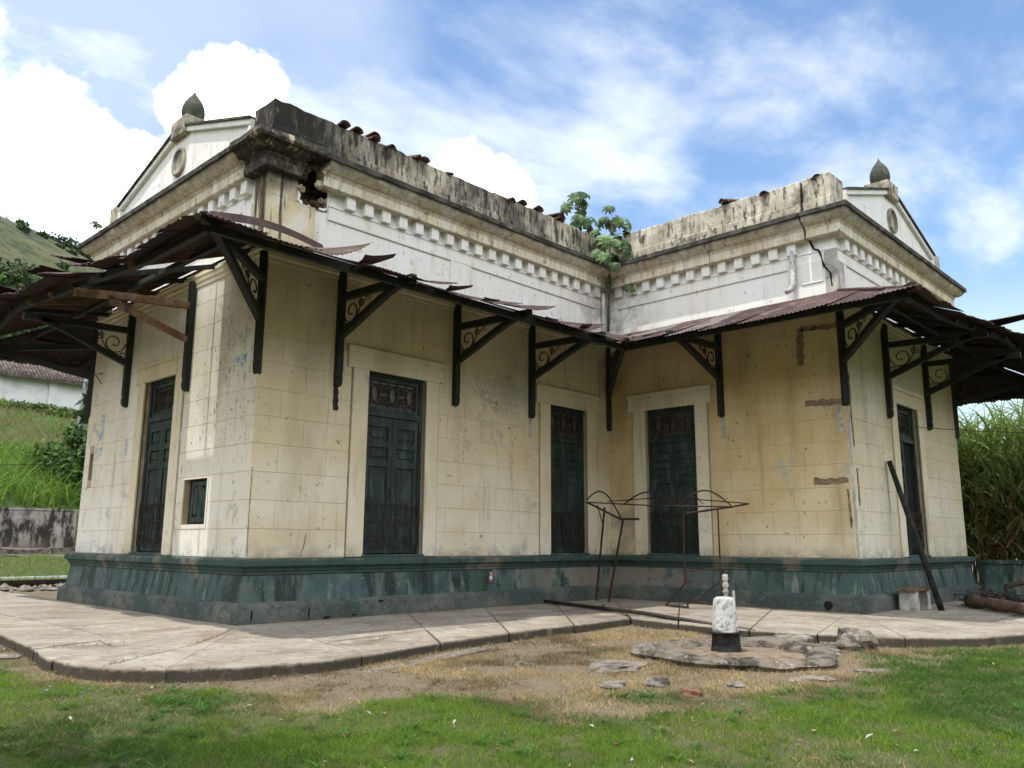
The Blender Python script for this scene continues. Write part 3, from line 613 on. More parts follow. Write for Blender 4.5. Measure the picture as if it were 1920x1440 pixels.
# broken plaster round the hole in the cornice
rh = random.Random(5); mb = MB(FB); n = 26; vo = []; vi = []
for i in range(n):
    w = 2 * math.pi * i / n; cx_, cz = 0.80, 6.93; c, s = math.cos(w), math.sin(w)
    t = min(0.30 / max(abs(c), 1e-6), 0.21 / max(abs(s), 1e-6)); vo.append((cx_ + c * t, 0.03, cz + s * t))
    r = t * (0.985 if s > 0.25 else rh.uniform(0.70, 0.95)); vi.append((cx_ + 0.03 + c * r, 0.03, cz + s * r))
vb = [(u, -0.06, z) for (u, d, z) in vi]
low_ = [i for i in range(n) if not (1 <= i < 12)]
mb.add(vo + vi + vb, [(i, (i + 1) % n, n + (i + 1) % n, n + i) for i in low_] + [(n + i, n + (i + 1) % n, 2 * n + (i + 1) % n, 2 * n + i) for i in low_])
part(mb, 'broken_plaster', M['frieze'])
cav = MB(FB); cav.add([(0.45, -0.26, 6.65), (1.2, -0.26, 6.65), (1.2, -0.26, 7.5), (0.45, -0.26, 7.5)], [(0, 1, 2, 3)]); cav = part(cav, 'cavity', M['brick_raw'])
for r_ in range(4):
    for c_ in range(4):
        mb = MB(FB); u = 0.48 + c_ * 0.19 + (r_ % 2) * 0.07; z = 6.70 + r_ * 0.12; mb.slab(u, u + 0.17, z, z + 0.10, -0.255, -0.21 + rh.uniform(-.03, .10), 0.015); part(mb, 'brick', M['brick_raw'], cav)
for (u, d, z, r_, sd, mt) in ((0.53, 0.12, 7.18, 0.10, 3, 'cornice_black'), (0.60, 0.05, 7.36, 0.13, 4, 'cornice_black'), (0.88, 0.08, 7.14, 0.09, 5, 'cornice'), (0.84, 0.02, 6.78, 0.10, 6, 'brick_raw'), (0.66, 0.0, 6.76, 0.09, 7, 'brick_raw'), (0.97, 0.03, 6.86, 0.09, 8, 'mortar'), (0.56, 0.02, 6.98, 0.09, 9, 'pier'), (0.74, 0.1, 7.42, 0.12, 10, 'cornice_black')):
    q_ = np.random.RandomState(sd); mb = MB(FB); vs_ = []; n_, m_r = 9, 6
    for j in range(m_r + 1):
        for i in range(n_):
            a_ = math.pi * j / m_r; w = 2 * math.pi * i / n_; f_ = r_ * (0.65 + 0.55 * q_.rand()); vs_.append((u + f_ * math.sin(a_) * math.cos(w), d + 0.7 * f_ * math.sin(a_) * math.sin(w), z + 0.8 * f_ * math.cos(a_)))
    mb.add(vs_, [(j * n_ + i, (j + 1) * n_ + i, (j + 1) * n_ + (i + 1) % n_, j * n_ + (i + 1) % n_) for j in range(m_r) for i in range(n_)]); part(mb, 'broken_masonry', M[mt], cav)
# dentils: one mesh for all
db = MB(); db.slab(-0.095, 0.095, -0.125, 0.125, -0.02, 0.125, 0.008); dme = None
def dentil(T, u, rz):
    global dme
    x, y, z = T(u, 0, 6.985)
    if dme is None:
        o = db.build('dentil', M['frieze'], None); dme = o.data
    else:
        o = bpy.data.objects.new('dentil', dme); COL.objects.link(o)
    o.parent = ST; o.matrix_parent_inverse = INV; o.location = (x, y, z + rb.uniform(-.004, .004)); o.rotation_euler = (0, 0, rz)
# (u, d, z) of the dentil mesh is local x, y, z: outward is +y
for k, us, rz in (('A', [0.62 + 0.388 * i for i in range(16)], R(90)), ('B', [1.13 + 0.388 * i for i in range(20)], R(180)), ('C', [0.42 + 0.388 * i for i in range(13)], R(90)), ('D', [0.36 + 0.388 * i for i in range(16)], R(180))):
    for j, u in enumerate(us):
        if (k, j) in (('B', 0), ('C', 12)): continue
        dentil(RUNS[k][0], u, rz)
# cornice: corona, fillets, cyma in stones, dark slab on top
P_COR = [(-.05, 7.10), (0.19, 7.10), (0.20, 7.11), (0.20, 7.275), (0.212, 7.28), (0.212, 7.30), (0.226, 7.305), (0.226, 7.335), (0.245, 7.34), (0.29, 7.352), (0.335, 7.378), (0.375, 7.415), (0.40, 7.455), (0.41, 7.484), (-.05, 7.484)]
P_SLAB = [(-.05, 7.482), (0.445, 7.482), (0.45, 7.49), (0.45, 7.575), (0.43, 7.59), (-.05, 7.62)]
CUTS = {'A': [0.50, 1.9, 3.4, 4.9], 'B': [0.90, 4.05, 5.05, 6.35], 'C': [1.15, 1.75, 2.9, 5.02], 'D': [1.5, 3.3, 5.1], 'N': [3.0], 'E': [3.0]}
for k, (T, u0, u1, a, b) in RUNS.items():
    cs = [u0] + CUTS[k] + [u1]
    for i, (p, q) in enumerate(zip(cs[:-1], cs[1:])):
        if k == 'B' and i == 0: q = 0.50
        black = k in 'AB' and i == 0
        gap = 0.004 if not (k == 'C' and (i == 3 or i == 4)) else 0.018
        if k == 'C' and i == 4: p += 0.01
        j0 = 0.075 if (k == 'B' and i == 1) else (0.012 if k == 'C' and i == 4 else 0.0); j1 = 0.05 if (k == 'B' and i == 0) else 0.0
        part(run(T, p + (gap if i else 0), q - (gap if i < len(cs) - 2 else 0), P_COR, a if i == 0 else 0, b if i == len(cs) - 2 else 0, j0, j1), 'cornice_stone', M['cornice_black'] if black else M['cornice'])
    for i, (p, q) in enumerate(zip(cs[:-1], cs[1:])):
        if k != 'C' and i: continue
        if k != 'C': q = u1; last = True
        else:
            if i not in (0, 4): continue
            q = cs[4] - 0.02 if i == 0 else u1; last = i == 4
        if k == 'C' and i == 4: p += 0.02
        part(run(T, p, q, P_SLAB, a if i == 0 else 0, b if last else 0, nseg=max(2, int((q - p) / 0.25)), wob=0.007), 'cornice_slab', M['slab'])
# black crusted block over the corner
part(run(FA, 0, 0.5, [(-.05, 7.47), (0.47, 7.47), (0.49, 7.50), (0.47, 7.60), (-.05, 7.64)], 1, 0, nseg=3, wob=0.012), 'cornice_slab', M['cornice_black'])
part(run(FB, 0, 0.75, [(-.05, 7.465), (0.47, 7.465), (0.49, 7.50), (0.47, 7.60), (-.05, 7.64)], 1, 0, nseg=4, wob=0.012), 'cornice_slab', M['cornice_black'])
# parapets ---------------------------------------------------------
def parapet(T, u0, u1, a, b, mt, z1=8.42, ragged=0.02, name='parapet', gap=None, thick=0.26, seed=0):
    n = max(2, int((u1 - u0) / 0.14)); mb = MB(T); vs_ = []; r2 = random.Random(seed)
    for i in range(n + 1):
        t = i / n; z = z1 + (r2.uniform(-1, 0.6) * ragged if 0 < i < n else 0)
        for (d, zz) in ((0.03, 7.55), (0.03, 7.925), (0.022, 7.935), (0.002, 7.945), (0.0, z - 0.02), (-0.015, z), (-thick, z - 0.01), (-thick, 7.55)):
            p = u0 - a * d; q = u1 + b * d; vs_.append((p + (q - p) * t, d, zz))
    fs = []
    for i in range(n):
        for j in range(8): fs.append((i * 8 + j, i * 8 + (j + 1) % 8, (i + 1) * 8 + (j + 1) % 8, (i + 1) * 8 + j))
    fs += [tuple(range(8)), tuple(range((n + 1) * 8 - 1, n * 8 - 1, -1))]
    mb.add(vs_, fs); return part(mb, name, mt)
parapet(FB, 0, LB, 1, -1, M['parapet'], seed=1, ragged=0.028)
parapet(FC, 0, 4.90, -1, 0, M['parapet_c'], seed=2)
parapet(FC, 4.955, LC, 0, 1, M['parapet_c'], seed=3, z1=8.45)
parapet(FA, 0, 0.62, 1, 0, M['parapet'], seed=4); parapet(FA, LA - 0.66, LA, 0, 1, M['parapet_c'], seed=5)
parapet(FD, 0, 0.66, 1, 0, M['parapet_c'], seed=6, z1=8.45); parapet(FD, LD - 0.66, LD, 0, 1, M['parapet_c'], seed=7)
parapet(FN, 0, 9, 1, 0, M['parapet'], seed=8); parapet(FE, 0, 9, 1, 0, M['parapet'], seed=9)
# pediments ---------------------------------------------------------
def pediment(T, L):
    a, b, zb, zs, za = 0.64, L - 0.68, 7.56, 8.14, 9.02; mid = L / 2; oc, oz, r = mid + 0.03, 8.40, 0.21
    poly = [(a, zb), (b, zb), (b, zs), (mid, za), (a, zs)]
    angs = sorted([2 * math.pi * i / 40 for i in range(40)] + [math.atan2(z - oz, u - oc) % (2 * math.pi) for u, z in poly])
    def cast(w):
        c, s = math.cos(w), math.sin(w); best = 1e9
        for (p, q) in zip(poly, poly[1:] + poly[:1]):
            ex, ez = q[0] - p[0], q[1] - p[1]; det = c * (-ez) + s * ex
            if abs(det) < 1e-9: continue
            rx, rz = p[0] - oc, p[1] - oz; t = (rx * (-ez) + rz * ex) / det; s2 = (c * rz - s * rx) / det
            if t > 0 and -1e-6 <= s2 <= 1 + 1e-6: best = min(best, t)
        return (oc + c * best, oz + s * best)
    n = len(angs); mb = MB(T)
    vo = [(cast(w)[0], 0.0, cast(w)[1]) for w in angs]; vi = [(oc + r * math.cos(w), 0.0, oz + 1.08 * r * math.sin(w)) for w in angs]; vk = [(u, -0.22, z) for u, d, z in vi]
    mb.add(vo + vi + vk, [(i, (i + 1) % n, n + (i + 1) % n, n + i) for i in range(n)] + [(n + i, n + (i + 1) % n, 2 * n + (i + 1) % n, 2 * n + i) for i in range(n)] + [tuple(range(2 * n, 3 * n))])
    mb.add([(u, -0.26, z) for u, z in poly], [(0, 1, 2, 3, 4)])
    g = part(mb, 'pediment', M['frieze'])
    rk = MB(T)      # oculus frame
    m_ = 36; vs_ = []
    for (rr, d) in ((r * 1.0, -0.02), (r * 1.0, 0.05), (r * 1.06, 0.065), (r * 1.28, 0.05), (r * 1.30, -0.01)):
        vs_ += [(oc + rr * math.cos(2 * math.pi * i / m_), d, oz + 1.08 * rr * math.sin(2 * math.pi * i / m_)) for i in range(m_)]
    rk.add(vs_, [(j * m_ + i, j * m_ + (i + 1) % m_, (j + 1) * m_ + (i + 1) % m_, (j + 1) * m_ + i) for j in range(4) for i in range(m_)])
    part(rk, 'oculus_frame', M['cornice'], g, smooth=True)
    for (ua, ub) in ((a - 0.02, mid), (b + 0.02, mid)):
        sl = (za - zs) / (mid - a); t0 = 0.13
        for (d0, d1, lo, hi, nm) in ((-0.26, 0.075, 0.0, 0.10, 'raking_cornice'), (-0.28, 0.115, 0.102, 0.145, 'raking_cap')):
            mb = MB(T); z0 = zs if True else 0
            mb.add([(ua, d0, zs + lo), (ub, d0, za + lo), (ub, d0, za + hi), (ua, d0, zs + hi), (ua, d1, zs + lo), (ub, d1, za + lo), (ub, d1, za + hi), (ua, d1, zs + hi)],
                   [(0, 1, 2, 3), (4, 7, 6, 5), (0, 4, 5, 1), (3, 2, 6, 7), (0, 3, 7, 4), (1, 5, 6, 2)])
            part(mb, nm, M['frieze'] if nm == 'raking_cornice' else M['slab'], g)
        mb = MB(T); q = 0.10 if ua < mid else -0.10; mb.box(min(ua, ua + q), max(ua, ua + q), -0.02, 0.07, 7.6, zs - 0.002); part(mb, 'pediment_end_strip', M['frieze'], g)
    mb = MB(T); mb.slab(mid - 0.30, mid + 0.30, 8.90, 9.28, -0.42, 0.12, 0.02); part(mb, 'finial_block', M['parapet_c'], g)
    fb = MB(); x, y, z = T(mid, -0.16, 9.28)
    fb.lathe([(0.10, 0), (0.165, 0.02), (0.205, 0.10), (0.222, 0.20), (0.212, 0.30), (0.175, 0.41), (0.12, 0.50), (0.065, 0.57), (0.03, 0.62), (0.012, 0.67), (0.0, 0.70)], (x, y, z), 28)
    part(fb, 'finial', M['finial'], None, smooth=True, label='mossy green onion shaped finial')
pediment(FA, LA); pediment(FD, LD)
# roof behind the parapets
mb = MB(); ya, yb = y1 + 0.3, y1 + LA - 0.3; ym = (ya + yb) / 2
mb.add([(x1 + .25, ya, 8.05), (24, ya, 8.05), (24, ym, 8.95), (x1 + .25, ym, 8.95), (24, yb, 8.05), (x1 + .25, yb, 8.05)], [(0, 1, 2, 3), (3, 2, 4, 5)]); part(mb, 'roof', M['tile'])
mb = MB(); xa, xb = x2 + 0.3, x2 + LD - 0.3; xm = (xa + xb) / 2
mb.add([(xa, y3 + .25, 8.04), (xa, 18, 8.04), (xm, 18, 8.94), (xm, y3 + .25, 8.94), (xb, 18, 8.04), (xb, y3 + .25, 8.04)], [(0, 1, 2, 3), (3, 2, 4, 5)]); part(mb, 'roof', M['tile'])

# door and window surrounds ---------------------------------------------
for k, ds in DOORS.items():
    T = FACES[k][0]
    for (a, b) in ds:
        s = MB(T)
        s.slab(a - 0.325, a, ZP + 0.004, 4.12, -.02, 0.035, 0.006); sj = part(s, 'door_surround', M['surround'])
        s = MB(T); s.slab(b, b + 0.295, ZP + 0.004, 4.12, -.02, 0.035, 0.006); part(s, 'surround_jamb', M['surround'], sj)
        s = MB(T); s.slab(a - 0.44, b + 0.41, 4.122, 4.40, -.02, 0.037, 0.006); part(s, 'surround_lintel', M['surround'], sj)
        s = MB(T); s.slab(a - 0.455, b + 0.425, 4.402, 4.51, -.02, 0.06, 0.012); part(s, 'surround_cap', M['surround'], sj)
        s = MB(T)
        for (p, q) in ((a - 0.352, a - 0.327), (b + 0.297, b + 0.322)): s = MB(T); s.box(p, q, -.01, 0.004, ZP, 4.12); part(s, 'surround_groove', M['groove'], sj)
        s = MB(T); s.slab(a - 0.02, b + 0.02, ZP - 0.03, ZD0 + 0.005, -0.34, 0.05, 0.01); part(s, 'door_sill', M['plinth_ledge'], sj)
s = MB(FA)
for (p, q, c, e) in ((1.31, 1.355, 1.385, 2.235), (2.185, 2.23, 1.385, 2.235), (1.357, 2.183, 2.202, 2.235), (1.357, 2.183, 1.385, 1.455)): s.box(p, q, -.01, 0.012, c, e)
part(s, 'window_frame', M['wall_a'])

# doors: frame > leaves, transom, railing ---------------------------------
def scroll(mb, c, r, a0, turns, dirn, rad, plane, n=18, shrink=0.75):
    pts = []
    for i in range(n + 1):
        t = i / n; w = a0 + dirn * turns * 2 * math.pi * t; q = r * (1 - shrink * t)
        pts.append(plane(c[0] + q * math.cos(w), c[1] + q * math.sin(w)))
    mb.tube(pts, rad, 4)
def make_door(T, a, b, dead=False, label=None):
    w = b - a; d0 = -0.13
    mb = MB(T)
    for (p, q, c, e) in ((a, a + 0.06, ZD0 + .01, ZD1), (b - 0.06, b, ZD0 + .01, ZD1), (a + .06, b - .06, ZD1 - 0.10, ZD1), (a + .06, b - .06, 3.36, 3.46)): mb.slab(p, q, c, e, d0 - 0.06, d0 + 0.05, 0.008)
    fr = part(mb, 'door', M['door'], label=label)
    mid = (a + b) / 2
    for (p, q) in ((a + 0.062, mid - 0.003), (mid + 0.003, b - 0.062)):
        if dead and p > a + 0.1: continue
        lf = MB(T); zz = [1.0, 1.15, 2.52, 2.64, 2.86, 2.96, 3.20, 3.357]
        lf.box(p, q, d0 - 0.03, d0 - 0.012, 1.0, 3.355)
        st = 0.09
        lf.slab(p, p + st, 1.0, 3.355, d0 - .013, d0 + 0.02, 0.004); lf.slab(q - st, q, 1.0, 3.355, d0 - .013, d0 + 0.02, 0.004)
        for (c, e) in ((1.0, 1.15), (2.48, 2.60), (2.82, 2.93), (3.18, 3.355)): lf.slab(p + st, q - st, c, e, d0 - .013, d0 + 0.018, 0.004)
        for (c, e) in ((1.15, 2.48), (2.60, 2.82), (2.93, 3.18)): lf.slab(p + st + 0.045, q - st - 0.045, c + 0.045, e - 0.045, d0 - .013, d0 + 0.012, 0.018)
        part(lf, 'door_leaf', M['door'], fr)
    if dead: g = MB(T); g.box(mid, b - .062, d0 - 0.05, d0 - 0.04, 1.0, 3.355); part(g, 'dark_gap', M['dark'], fr)
    hd = MB(T); hd.tube([(mid - 0.045, d0 + 0.02, 1.95), (mid - 0.045, d0 + 0.055, 1.97), (mid - 0.045, d0 + 0.055, 2.07), (mid - 0.045, d0 + 0.02, 2.09)], 0.009, 5); part(hd, 'door_handle', M['iron_rust'], fr)
    g = MB(T); g.box(a + .13, b - .13, d0 - 0.04, d0 - 0.03, 3.52, 4.02); part(g, 'transom_pane', M['glass_dirty'], fr)
    g = MB(T); mb2 = g
    for (p, q, c, e) in ((a + .06, a + .14, 3.46, 4.07), (b - .14, b - .06, 3.46, 4.07), (a + .14, b - .14, 3.46, 3.54), (a + .14, b - .14, 4.0, 4.07)): g.slab(p, q, c, e, d0 - 0.03, d0 + 0.015, 0.006)
    part(g, 'transom_frame', M['door'], fr)
    g = MB(T); pz = lambda u, z: (u, d0 - 0.005, z); u0, u1 = a + .16, b - .16; nb = 5
    g.tube([pz(u0, 3.60), pz(u1, 3.60)], 0.009, 4); g.tube([pz(u0, 3.94), pz(u1, 3.94)], 0.009, 4)
    for i in range(nb + 1):
        u = u0 + (u1 - u0) * i / nb; g.tube([pz(u, 3.545), pz(u, 3.995)], 0.009, 4)
    for i in range(nb):
        u = u0 + (u1 - u0) * (i + .5) / nb; rr = (u1 - u0) / nb * 0.42
        if i % 2 == 0: g.tube([pz(u + rr * math.cos(t * 0.524), 3.77 + 0.15 * math.sin(t * 0.524)) for t in range(13)], 0.010, 4)
        else:
            for (sx, sz, w0) in ((-1, 1, 0), (1, 1, 0), (-1, -1, 0), (1, -1, 0)): g.tube([pz(u + sx * rr * .45 + rr * .4 * math.cos(t * .9), 3.77 + sz * .08 + .06 * math.sin(t * .9)) for t in range(8)], 0.009, 4)
    part(g, 'transom_grille', M['iron_rust'], fr)
    g = MB(T); py = lambda u, z: (u, d0 + 0.075, z); u0, u1 = a + .05, b - .05; z0, z1 = 1.12, 1.88
    for z in (z0, z1 - 0.02, z0 + 0.20, z0 + 0.42): g.tube([py(u0, z), py(u1, z)], 0.009, 4)
    nb = 8
    for i in range(nb + 1):
        u = u0 + (u1 - u0) * i / nb; g.tube([py(u, z0 - 0.03), py(u, z1)], 0.009, 4)
    for i in range(nb // 2):
        u = u0 + (u1 - u0) * (2 * i + 1) / nb; h = (u1 - u0) / nb
        scroll(g, (u - h * .45, z1 - 0.09), 0.055, 0, 1.2, 1, 0.008, py); scroll(g, (u + h * .45, z1 - 0.09), 0.055, math.pi, 1.2, -1, 0.008, py)
        scroll(g, (u - h * .45, z0 + 0.09), 0.055, 0, 1.2, -1, 0.008, py); scroll(g, (u + h * .45, z0 + 0.09), 0.055, math.pi, 1.2, 1, 0.008, py)
        g.tube([py(u + h * .8 * math.cos(t * .524), z0 + 0.42 + 0.085 * math.sin(t * .524)) for t in range(13)], 0.008, 4)
    part(g, 'door_railing', M['iron'], fr)
for k, ds in DOORS.items():
    for (a, b) in ds: make_door(FACES[k][0], a, b, dead=(k == 'D'))
# small shuttered window on the gable wall
sh = MB(FA); sh.box(1.37, 2.17, -0.12, -0.10, 1.47, 2.19)
w_ = part(sh, 'window', M['dark'])
for (p, q) in ((1.38, 1.68), (1.69, 2.0)):
    lf = MB(FA); lf.box(p, q, -0.10, -0.08, 1.49, 2.17)
    for (c, e, f, h) in ((p, p + .06, 1.49, 2.17), (q - .06, q, 1.49, 2.17), (p + .06, q - .06, 1.49, 1.57), (p + .06, q - .06, 2.09, 2.17), (p + .095, q - .095, 1.62, 2.04)): lf.slab(c, e, f, h, -0.085, -0.045, 0.01)
    part(lf, 'shutter', M['door'], w_)

# ------------------------------------------------------------------ canopy: brackets, timbers, corrugated sheets
rc = random.Random(21)
def bracket(bx, by, dx, dy, reach, bare=False, name='canopy_bracket', scrolls=True, k=1.0, zb=3.76):
    l = math.hypot(dx, dy); dx, dy = dx / l, dy / l
    P = lambda d, z, s=0.0: Vector((bx + dx * d - dy * s, by + dy * d + dx * s, z))
    h = 0.055
    mb = MB(); prof = [(0.0, 5.72), (0.115, 5.72), (0.115, 4.0), (0.10, 3.93), (0.112, 3.90), (0.112, 3.82), (0.085, zb), (0.03, zb - 0.02), (0.0, zb)]
    n = len(prof); mb.add([P(d, z, -h) for d, z in prof] + [P(d, z, h) for d, z in prof], [tuple(range(n)), tuple(range(2 * n - 1, n - 1, -1))] + [(i, (i + 1) % n, n + (i + 1) % n, n + i) for i in range(n)])
    b = part(mb, name, M['timber'])
    mt = M['timber_brown'] if bare else M['timber']
    def bar(pts, t0, t1, nm, mt_=mt, w=0.05):
        mb = MB(); top = []; bot = []
        for i, (d, z) in enumerate(pts):
            t = t0 + (t1 - t0) * i / (len(pts) - 1); top.append((d, z + t / 2)); bot.append((d, z - t / 2))
        pr = top + bot[::-1]; n = len(pr)
        mb.add([P(d, z, -w) for d, z in pr] + [P(d, z, w) for d, z in pr], [tuple(range(n)), tuple(range(2 * n - 1, n - 1, -1))] + [(i, (i + 1) % n, n + (i + 1) % n, n + i) for i in range(n)])
        part(mb, nm, mt_, b)
    dr = -0.10 if bare else 0.0
    bar([(0.11, 5.27), (reach * 0.55, 5.24 + dr * .4), (reach * 0.98, 5.20 + dr)], 0.11, 0.13, 'bracket_arm')
    if bare: bar([(0.11, 4.66), (reach * 0.72, 5.09)], 0.10, 0.10, 'bracket_brace')
    else: bar([(0.11, 4.62), (0.11 + (reach - .1) * 0.25, 4.80), (0.11 + (reach - .1) * 0.45, 4.96), (0.11 + (reach - .1) * 0.65, 5.10), (0.11 + (reach - .1) * 0.82, 5.19)], 0.13, 0.10, 'bracket_brace')
    if scrolls and not bare:
        g = MB(); pl_ = lambda d, z: P(d * k, z)
        scroll(g, (0.36, 4.985), 0.215, math.pi, 1.35, 1, 0.014, pl_, 26, 0.8); scroll(g, (0.62, 5.10), 0.085, 0.3, 1.3, -1, 0.012, pl_); scroll(g, (0.185, 4.775), 0.055, 2.2, 1.3, -1, 0.008, pl_)
        scroll(g, (0.80, 5.135), 0.06, 2.5, 1.2, 1, 0.008, pl_); g.tube([pl_(0.13, 4.80), pl_(0.33, 4.775), pl_(0.52, 4.88), pl_(0.60, 5.02), pl_(0.62, 5.18)], 0.012, 4)
        part(g, 'bracket_scroll', M['iron'], b)
DIAG = DC * math.sqrt(2)
for u in (1.45, 4.12, 6.27): bracket(*FB(u, 0, 0)[:2], 0, -1, DC)
bracket(*FA(2.33, 0, 0)[:2], -1, 0, DC, bare=True); bracket(*FA(4.93, 0, 0)[:2], -1, 0, DC)
bracket(*FC(2.95, 0, 0)[:2], -1, 0, DC, zb=3.80)
bracket(*FD(2.15, 0, 0)[:2], 0, -1, DC); bracket(*FD(4.62, 0, 0)[:2], 0, -1, DC)
bracket(x1 + 0.03, y1 + 0.03, -1, -1, DIAG, k=1.35); bracket(x2, y1, -1, -1, DIAG, k=1.35); bracket(x2 + 0.03, y3 + 0.03, -1, -1, DIAG, k=1.35)
bracket(x1 + .03, y1 + LA - .03, -1, 1, DIAG, k=1.35); bracket(x2 + LD - .03, y3 + .03, 1, -1, DIAG, k=1.35)
bracket(*FN(2.2, 0, 0)[:2], 0, 1, DC); bracket(*FE(2.2, 0, 0)[:2], 1, 0, DC)

LIM = {'A': lambda u: (max(0, -u / DC, (u - LA) / DC), 1), 'B': lambda u: (max(0, -u / DC), min(1, (LB - u) / DC)), 'C': lambda u: (max(0, (u - LC) / DC), min(1, u / DC)),
       'D': lambda u: (max(0, -u / DC, (u - LD) / DC), 1), 'N': lambda u: (max(0, -u / DC), 1), 'E': lambda u: (max(0, -u / DC), 1)}
SPAN = {'A': (-DC, LA + DC), 'B': (-DC, LB), 'C': (0, LC + DC), 'D': (-DC, LD + DC), 'N': (-DC, 7.0), 'E': (-DC, 7.0)}
RISE = {'A': lambda u: 0.085 * max(u, 0) if u < 6.2 else 0.527 - (u - 6.2) * 0.195, 'D': lambda u: 0.10 * max(u, 0) if u < 4.5 else 0.45 - (u - 4.5) * 0.154, 'E': lambda u: -0.2, 'N': lambda u: 0.0}
zs_ = lambda t, u=0, k='B': ZA + (ZE - 0.04 + RISE.get(k, lambda u: 0.0)(u) - ZA) * t
canopies = {}
for k, (T, *_r) in RUNS.items():
    mb = MB(T); a, b = SPAN[k]; e0 = 1.93
    e0 = 1.80; ue0 = -e0 if a < 0 else e0 ; ue1 = {'A': LA + e0, 'B': LB - e0, 'C': LC + e0, 'D': LD + e0}.get(k, b)
    nb_ = 12; vs_ = []
    for i in range(nb_ + 1):
        u = ue0 + (ue1 - ue0) * i / nb_; z = zs_(0.89, u, k)
        vs_ += [(u, e0 - .045, z - .11), (u, e0 + .04, z - .11), (u, e0 + .04, z - .005), (u, e0 - .045, z - .005)]
    mb.add(vs_, [(4 * i + j, 4 * i + (j + 1) % 4, 4 * i + 4 + (j + 1) % 4, 4 * i + 4 + j) for i in range(nb_) for j in range(4)] + [(0, 1, 2, 3), (4 * nb_ + 3, 4 * nb_ + 2, 4 * nb_ + 1, 4 * nb_)])
    c = part(mb, 'canopy', M['timber']); canopies[k] = c
    mb = MB(T); um0 = -1.0 if a < 0 else 1.0; um1 = {'A': LA + 1, 'B': LB - 1, 'C': LC + 1, 'D': LD + 1}.get(k, b)
    mb.box(um0, um1, 0.96, 1.04, zs_(0.5) - 0.10, zs_(0.5) - 0.02); part(mb, 'canopy_purlin', M['timber'], c)
    u = 0.4
    while u < RUNS[k][2] - 0.2:
        if (k == 'B' and u > LB - DC) or (k == 'C' and u < DC): u += 1.15; continue
        mb = MB(T); mb.beam((u, 0.02, ZA - 0.09), (u, 1.92, zs_(0.94, u, k) - 0.06), 0.05, 0.08, up=(0, 0, 1)); part(mb, 'canopy_rafter', M['timber_brown'] if (k == 'A' and rc.random() < .5) else M['timber'], c); u += 1.15
def sheet(k, u0, u1, e=0.0, a=0.0, s0=0.0, t0=0.0, ext=0.0, sag=0.0, tilt=0.0, curl=2.0, mt=None):
    T = RUNS[k][0]; lim = LIM[k]; nc = max(4, int((u1 - u0) / 0.019)); nr = 7; V = []; F = []
    ends = rc.uniform(-0.03, 0.04); rag = [rc.uniform(-.012, .012) for _ in range(60)]
    cols = []
    for i in range(nc + 1):
        u = u0 + (u1 - u0) * i / nc; lo, hi = lim(u); lo = max(lo, t0); hi2 = hi + (0.045 + ext + ends + rag[i // 4 % 60] if hi > 0.999 else 0.0)
        if hi2 - lo < 0.02: cols.append(None); continue
        col = []
        for j in range(nr + 1):
            t = lo + (hi2 - lo) * j / nr; s = (u - u0) / (u1 - u0)
            z = zs_(t, u, k) + 0.035 + 0.011 * math.cos(2 * math.pi * u / 0.076) + (e + LIFT.get(k, lambda u: 0.0)(u)) * t ** curl + a * s * s * t ** 1.5 + s0 * (1 - s) ** 2 * t ** 1.5 - sag * math.sin(math.pi * t) + tilt * (s - 0.5)
            col.append(len(V)); V.append((u, 0.03 + DC * t, z))
        cols.append(col)
    for p, q in zip(cols[:-1], cols[1:]):
        if p is None or q is None: continue
        for j in range(nr): F.append((p[j], q[j], q[j + 1], p[j + 1]))
    if not F: return
    mb = MB(T); mb.add(V, F); return part(mb, 'roofing_sheet', mt or M['rust'], canopies[k], smooth=True)
rc = random.Random(33)
LIFT = {'A': lambda u: 0.10 * math.sin(u * 1.15 - 2.0) ** 2 if u > 2.2 else 0.0, 'B': lambda u: 0.03 * math.sin(u * 2.1), 'D': lambda u: 0.03 * math.sin(u * 1.7)}
def lay(k, us, spec={}):
    q_ = 0.35 if k in 'ADNE' else 1.0
    for i, (a, b) in enumerate(zip(us[:-1], us[1:])):
        s = dict(e=rc.uniform(0, 0.05) * q_, a=rc.uniform(0, 0.05) * q_, sag=rc.uniform(0, 0.03) * q_, tilt=rc.uniform(-.02, .02) * q_, ext=rc.uniform(-0.01, 0.03)); s.update(spec.get(i, {}))
        sheet(k, a - 0.03, b + 0.03, **s)
frange = lambda a, b, st: [a + st * i for i in range(int(round((b - a) / st)) + 1)]
lay('A', [-2.02, -1.25, -0.45, 0.35, 1.24, 2.27, 3.05, 3.85, 4.65, 5.45, 6.25, 7.0, 7.8, 8.9],
    {0: dict(e=0.02), 3: dict(e=0.05, s0=0.0), 4: dict(t0=0.80, e=0.10, a=0.1), 5: dict(e=0.03, ext=0.08)})
for (a_, b_, e_, t_) in ((2.35, 3.3, 0.30, 0.45), (3.9, 5.3, 0.42, 0.40), (6.2, 7.2, 0.30, 0.5)): sheet('A', a_, b_, e=e_, t0=t_, ext=-0.02, curl=1.4, a=0.1, tilt=0.03)
lay('B', [-2.02, -1.2, -0.35, 0.45, 1.25, 2.05, 2.85, 3.65, 4.45, 5.25, 6.05, 6.85, 7.65, 8.35, LB],
    {1: dict(e=0.03, a=0.04), 2: dict(a=0.30, e=0.02, ext=0.05), 4: dict(a=0.16, ext=0.06), 6: dict(a=0.12), 7: dict(a=0.22, ext=0.05), 9: dict(a=0.20), 10: dict(a=0.12, ext=0.04), 11: dict(a=0.20), 12: dict(sag=0.1, e=-0.1)})
